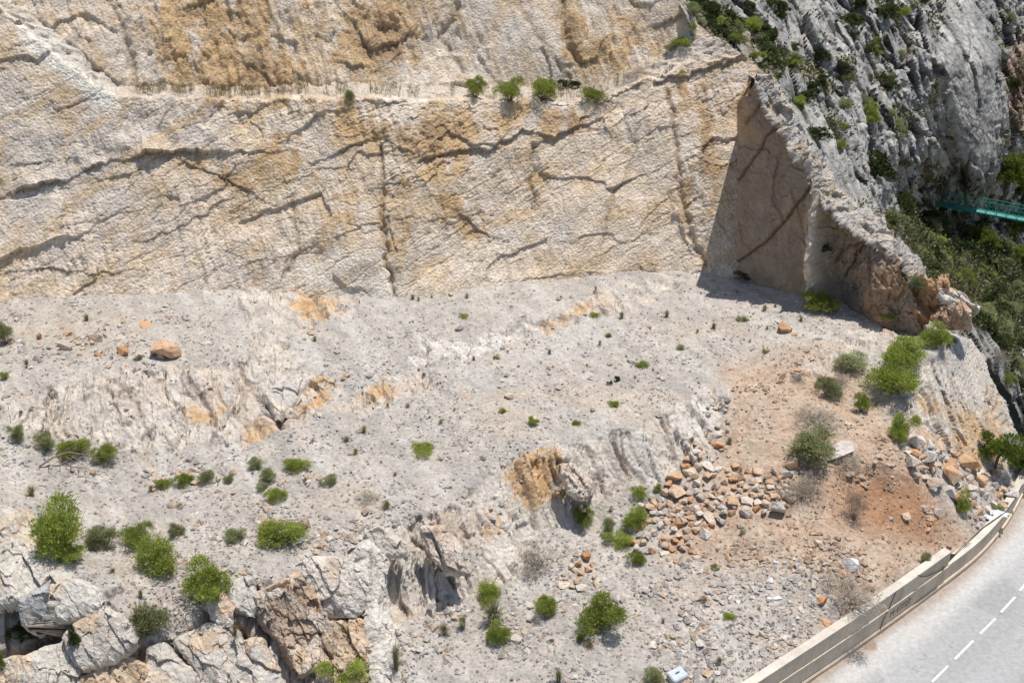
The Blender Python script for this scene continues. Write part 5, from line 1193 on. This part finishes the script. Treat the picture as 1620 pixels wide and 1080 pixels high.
# small scattered tufts: groups of look-alikes
small = [(48, 585), (46, 575), (140, 505), (213, 570), (490, 697), (555, 766), (575, 680), (600, 732), (617, 700), (676, 663), (698, 668), (745, 570), (850, 577), (925, 578), (955, 548), (1110, 522), (1205, 490), (1228, 486), (1180, 508), (500, 540), (480, 765), (640, 640), (715, 648), (797, 655), (1055, 500),
         (1090, 505), (1150, 470), (1166, 462), (1215, 556), (1193, 540), (1212, 520), (1260, 505), (985, 505), (945, 500), (590, 640), (615, 640), (655, 474), (668, 474), (712, 470), (740, 470), (681, 470), (940, 460), (885, 468), (728, 500), (870, 560), (545, 700), (620, 755), (560, 720), (780, 570), (1000, 600), (1130, 520), (1150, 820), (1170, 845), (1130, 900), (1080, 915), (1100, 700), (1150, 700), (1165, 745), (1200, 770), (1120, 770), (1230, 760), (1180, 840), (1230, 830), (1060, 1010), (1115, 955), (1205, 960), (1085, 745), (1050, 985), (870, 1020), (545, 1000)]
for i, (u, v) in enumerate(small):
    u += random.uniform(-7, 7); v += random.uniform(-4, 4); sz = 7 + 13 * random.random() ** 1.8
    if i % 5 == 3: shrub(u, v, sz, sz * 0.6, random.choice(['olive', 'green']), 'tiny green shrub dotted about the open quarry ground', group='tiny shrubs of the open quarry ground'); continue
    if v < 640: tuft(u, v, sz, sz * 0.9, 'sedge', 'small grey green tuft scattered on the upper quarry floor', 'small tufts of the upper quarry floor')
    else: tuft(u, v, sz * 1.2, sz, random.choice(['straw', 'sedge']), 'small dry tuft scattered on the lower floor and rubble', 'small tufts of the lower floor and rubble')
# dry grass strip along the bench
r = np.random.default_rng(3); V = []; F = []; at_ = []
for i in range(5200):
    u = r.choice([r.uniform(185, 560), r.uniform(560, 740), r.uniform(870, 1010)], p=[0.62, 0.2, 0.18]); 
    if fbm(np.array([u / 16.0]), np.array([0.0]), 811, 3)[0] < -0.12: continue
    j = int((u + 260) / STEP); row = 330 + int(r.integers(8, 25))
    q = Pc[row, min(j, Pc.shape[1] - 1)]
    h = r.uniform(0.15, 0.45); lean = r.normal(size=2) * 0.12; b = len(V); a = r.uniform(0, 3.14); sv = np.array([math.cos(a), math.sin(a), 0]) * 0.012
    V += [q - sv, q + sv, q + np.array([lean[0] + 0.01, lean[1], h])]; F.append([b, b + 1, b + 2]); at_ += [r.random()] * 3
tag(link('dry_grass', mesh_np('dry_grass', np.array(V), np.array(F), M_STRAW, np.array(at_), 'leaf')), kind='stuff')
# dead branch, lower left
pb = at(62, 738)
br = empty('dead_branch', pb); tag(br, 'bleached grey dead branch lying below the left terrace shrubs', 'branch')
rr_ = random.Random(4)
link('limb', tube_mesh('limb', [(0, 0, 0.05), (0.5, 0.3, 0.3), (1.1, 0.5, 0.45), (1.9, 0.5, 0.3)], 0.05, M_TWIG, 6, 0.02), br)
for k_ in range(7):
    x0 = 0.3 + k_ * 0.25; link('twig', tube_mesh('twig', [(x0, 0.35, 0.3), (x0 + rr_.uniform(0.1, 0.6), 0.3 + rr_.uniform(-0.6, 0.6), 0.35 + rr_.uniform(-0.2, 0.35)), (x0 + rr_.uniform(0.6, 1.4), 0.3 + rr_.uniform(-1, 1), 0.2 + rr_.uniform(-0.1, 0.4))], 0.02, M_TWIG, 5, 0.006), br)

# ---- hillside vegetation
Um_, Vm_, Pm_, sm_, km_, slb_ = MVEG
def pick_m(n, weight, seed):
    r = np.random.default_rng(seed); w_ = (weight * km_).ravel(); w_ = w_ / w_.sum(); ii = r.choice(len(w_), n, p=w_); return Um_.ravel()[ii], Vm_.ravel()[ii], Pm_.reshape(-1, 3)[ii]
vis = (zb_id[np.clip(((Vm_ + ZOFF) / ZS).astype(int), 0, ZH - 1), np.clip(((Um_ + ZOFF) / ZS).astype(int), 0, ZW - 1)] == 3)
wv_ = (0.06 + sm_) * (1 - 0.95 * slb_) * vis * (Vm_ > -10) * (Um_ < 1640)
named = [(1552, 506, 44, 30, 'olive', 'olive bush behind the orange outcrop'), (1566, 530, 40, 30, 'dark', 'dark bush at the back rim of the pale bluff'), (1585, 556, 44, 34, 'dark', 'second dark bush down the back rim of the bluff'), (1602, 590, 40, 36, 'olive', 'olive bush low on the back rim of the bluff'), (1614, 636, 36, 40, 'dark', 'dark bush lowest on the back rim at the photo edge'), (1590, 520, 40, 28, 'olive', 'olive bush in the gully behind the bluff'), (1610, 560, 40, 30, 'dark', 'dark bush at the photo edge behind the bluff'), (1115, 24, 34, 24, 'dark', 'dark shrub at the very top of the quarry rim'), (1190, 52, 44, 30, G_, 'green shrub on the grassy gully above the side wall'), (1222, 92, 40, 26, 'dark', 'dark green shrub lower in the grassy gully'), (1402, 38, 44, 30, 'dark', 'large dark bush high among the grey crags'), (1350, 44, 36, 26, 'dark', 'green bush left of the large dark high bush'),
         (1276, 160, 38, 24, 'dark', 'dark bush on the ledge above the apex of the side wall'), (1290, 222, 46, 28, 'dark', 'dark bush beside the crest of the side wall'), (1326, 238, 26, 18, G_, 'green bush on the crest shelf'), (1388, 290, 50, 60, 'dark', 'tall dark bush in the gully of the grey crags'), (1262, 168, 30, 20, G_, 'green bush under the ledge bush'),
         (1337, 175, 28, 20, 'olive', 'olive bush on the pale crag'), (1447, 330, 40, 34, 'dark', 'dark bush left of the bridge end'), (1460, 360, 50, 34, 'dark', 'dark bush below the bridge end'), (1430, 300, 32, 22, 'dark', 'dark bush up left of the bridge end'), (1497, 225, 30, 20, 'dark', 'dark bush at the foot of the smooth grey slab'),
         (1598, 150, 30, 30, 'dark', 'dark bush in the cleft at the right edge'), (1228, 20, 40, 24, 'dark', 'dark bush on the rim right of the quarry top'), (1160, 70, 28, 20, G_, 'green bush at the upper end of the gully'), (1300, 400, 30, 18, 'dark', 'small dark bush on the crest of the side wall'), (1475, 390, 44, 30, G_, 'green bush on the slope below the bridge')]
for a in named: shrub(*a, group='bushes on the grey mountainside', name='hillside_bush', cat='bush')
uu, vv, pp_ = pick_m(150, wv_ * (1 + 1.5 * (Um_ < 1460)), 77)
wr_ = blob(Um_, Vm_, 1530, 430, 130, 75, 25, 0.5) * vis * (Um_ < 1640)
u2, v2, _p = pick_m(75, wr_, 79); uu = np.concatenate([uu, u2]); vv = np.concatenate([vv, v2])
for iq, (u, v) in enumerate(zip(uu, vv)):
    k_ = random.choice(['dark', 'dark', 'dark', 'olive', 'olive', 'green']); sz = random.uniform(14, 34) if iq < 150 else random.uniform(20, 44)
    shrub(u, v, sz, sz * random.uniform(0.6, 0.9), k_, 'dark green bush scattered among the rocks of the grey mountainside', group='scattered bushes of the mountainside', name='hillside_bush', cat='bush')
# undergrowth: a carpet of low leaf clumps in the ravine and gullies
wq = (1 - 0.75 * blob(Um_, Vm_, 1150, 30, 130, 110, 30, 0.5)) * (0.02 + sstep(3, 30, seg_dist(Um_, Vm_, CREST[2:])[0]) * sm_ * (1.0 + 3.5 * blob(Um_, Vm_, 1530, 420, 150, 80, 25, 0.6) + 0.3 * blob(Um_, Vm_, 1200, 50, 110, 60, 30, 0.6))) * (1 - slb_) * (Um_ > 1000)
uu, vv, pp_ = pick_m(3600, wq, 78)
r = np.random.default_rng(8); n = len(pp_); per = 14
c_ = pp_[:, None] + r.normal(size=(n, per, 3)) * 0.28 * (pp_[:, 1] / 70)[:, None, None] + np.array([0, 0, 0.15])
dd = r.normal(size=(n, per, 3)); dd /= np.linalg.norm(dd, axis=-1, keepdims=True); dd[..., 2] = np.abs(dd[..., 2])
sv = np.cross(dd, r.normal(size=(n, per, 3))); sv /= np.linalg.norm(sv, axis=-1, keepdims=True)
ls = (0.26 * pp_[:, 1] / 70)[:, None, None]
Vv = np.stack([c_, c_ + dd * ls * 0.5 - sv * ls * 0.28, c_ + dd * ls, c_ + dd * ls * 0.5 + sv * ls * 0.28], 2)
tone = np.clip(r.normal(0.35, 0.25, (n, 1, 1)) + r.normal(0, 0.12, (n, per, 1)), 0, 1) + np.zeros((1, 1, 4))
M_UND = leaf_mat('maquis undergrowth', (0.06, 0.068, 0.038), (0.24, 0.24, 0.12), 0.25)
tag(link('undergrowth', mesh_np('undergrowth', Vv.reshape(-1, 3), np.arange(n * per * 4).reshape(-1, 4), M_UND, tone.ravel(), 'leaf')), kind='stuff')

# ---- pines at the right edge
M_PINE = leaf_mat('pine needles', (0.07, 0.11, 0.022), (0.24, 0.30, 0.06), 0.3)
PINE = [foliage(1200 + i, 520, 18, M_PINE, leaf=0.075, wdt=0.009, up=0.5, spread=0.06, hollow=0.35, lobes=11, name='crown') for i in range(3)]
def pine(u, v, wpx, hpx, label, y=None):
    p, wm, zh = fit_scale(u, v, wpx, hpx)
    if y is not None:
        p = Vector(P_y(u, v, y)); m_ = mpp(p); wm, zh = wpx * m_, hpx * m_ * 1.05
    o = empty('pine_tree', p); i = random.randrange(3)
    c = link('crown', PINE[i][0], o); c.scale = (wm, wm, zh * 0.86); c.location = (0, 0, zh * 0.12); c.rotation_euler = (0, 0, random.uniform(0, 6.28))
    link('trunk', tube_mesh('trunk', [(0, 0, -0.8), (0.03 * wm, 0, zh * 0.25), (-0.02 * wm, 0.02 * wm, zh * 0.5), (0.02 * wm, 0, zh * 0.75)], 0.05 * wm, M_WOOD, 8, 0.012 * wm), o)
    tag(o, label, 'tree'); return o
pine(1572, 738, 62, 72, 'green pine at the foot of the bluff beside the rubble slope')
pine(1612, 742, 56, 60, 'darker pine right of the bluff pine at the photo edge')
pine(1586, 308, 76, 84, 'tall pine above the far end of the footbridge')
pine(1618, 318, 70, 100, 'pine at the right edge behind the footbridge')
pine(1605, 378, 60, 56, 'pine below the footbridge at the right edge')
pine(1550, 395, 50, 40, 'low pine in the ravine below the middle of the footbridge')
pine(1600, 420, 64, 46, 'low dark pine in the ravine near the right edge')

# ================================================================== FOOTBRIDGE
M_TEAL = simple('turquoise painted steel', (0.03, 0.30, 0.245), 0.5, 0.15, 3, 0.002)
A0 = Vector(P_z(1472, 321, -5.6)); B0 = Vector(P_z(1624, 350, -5.6))
dirb = (B0 - A0); dirb.z = 0; Lb = dirb.length; dirb.normalize(); ext = 7.0
side = Vector((-dirb.y, dirb.x, 0))
if side.y < 0: side = -side
fb = empty('footbridge', A0); tag(fb, 'turquoise steel footbridge crossing the ravine at the right edge', 'bridge')
def bar(bm, a, b, w_, h_):
    a, b = Vector(a), Vector(b); d = (b - a); L_ = d.length; d.normalize()
    s = d.cross(Vector((0, 0, 1))); s = s.normalized() if s.length > 1e-3 else Vector((1, 0, 0)); t = s.cross(d)
    M_ = Matrix((s, d, t)).transposed().to_4x4(); M_.translation = (a + b) / 2
    g = bmesh.ops.create_cube(bm, size=1.0); bmesh.ops.transform(bm, matrix=M_ @ Matrix.Diagonal((w_, L_, h_, 1)), verts=g['verts'])
def bmo(name, bm, mat, parent):
    me = bpy.data.meshes.new(name); bm.to_mesh(me); bm.free(); me.materials.append(mat); return link(name, me, parent)
LT = Lb + ext; Wb = 1.1
bm = bmesh.new(); bar(bm, side * (Wb / 2) + Vector((0, 0, -0.05)), side * (Wb / 2) + dirb * LT + Vector((0, 0, -0.05)), Wb - 0.2, 0.06); bmo('deck', bm, simple('steel grating', (0.12, 0.30, 0.27), 0.6, 0.2, 6, 0.01), fb)
for k_ in (0, 1):
    o_ = side * (Wb * k_)
    bm = bmesh.new(); bar(bm, o_ + Vector((0, 0, -0.10)), o_ + dirb * LT + Vector((0, 0, -0.06)), 0.10, 0.16); bmo('beam', bm, M_TEAL, fb)
    bm = bmesh.new(); bar(bm, o_ + Vector((0, 0, 1.12)) + dirb * 0.6, o_ + dirb * LT + Vector((0, 0, 1.12)), 0.06, 0.06); rail = bmo('railing', bm, M_TEAL, fb)
    npst = int(LT / 0.95)
    for i in range(npst):
        x = 0.6 + i * 0.95
        bm = bmesh.new(); bar(bm, o_ + dirb * x, o_ + dirb * x + Vector((0, 0, 1.12)), 0.05, 0.05); bmo('post', bm, M_TEAL, rail)
    bm = bmesh.new()
    for i in range(npst - 1):
        x = 0.6 + i * 0.95; bar(bm, o_ + dirb * (x + 0.05) + Vector((0, 0, 1.08)), o_ + dirb * (x + 0.9) + Vector((0, 0, 0.05)), 0.035, 0.035)
        for zz in (0.4, 0.75): bar(bm, o_ + dirb * x + Vector((0, 0, zz)), o_ + dirb * (x + 0.95) + Vector((0, 0, zz)), 0.02, 0.02)
    bmo('bracing', bm, M_TEAL, rail)
bm = bmesh.new(); box_bm(bm, 1.2, 2.4, 1.6, (-0.5, 0.75, -0.95)); bmo('abutment', bm, simple('pale abutment concrete', (0.5, 0.49, 0.46), 0.9, 0.2, 3, 0.02), fb)
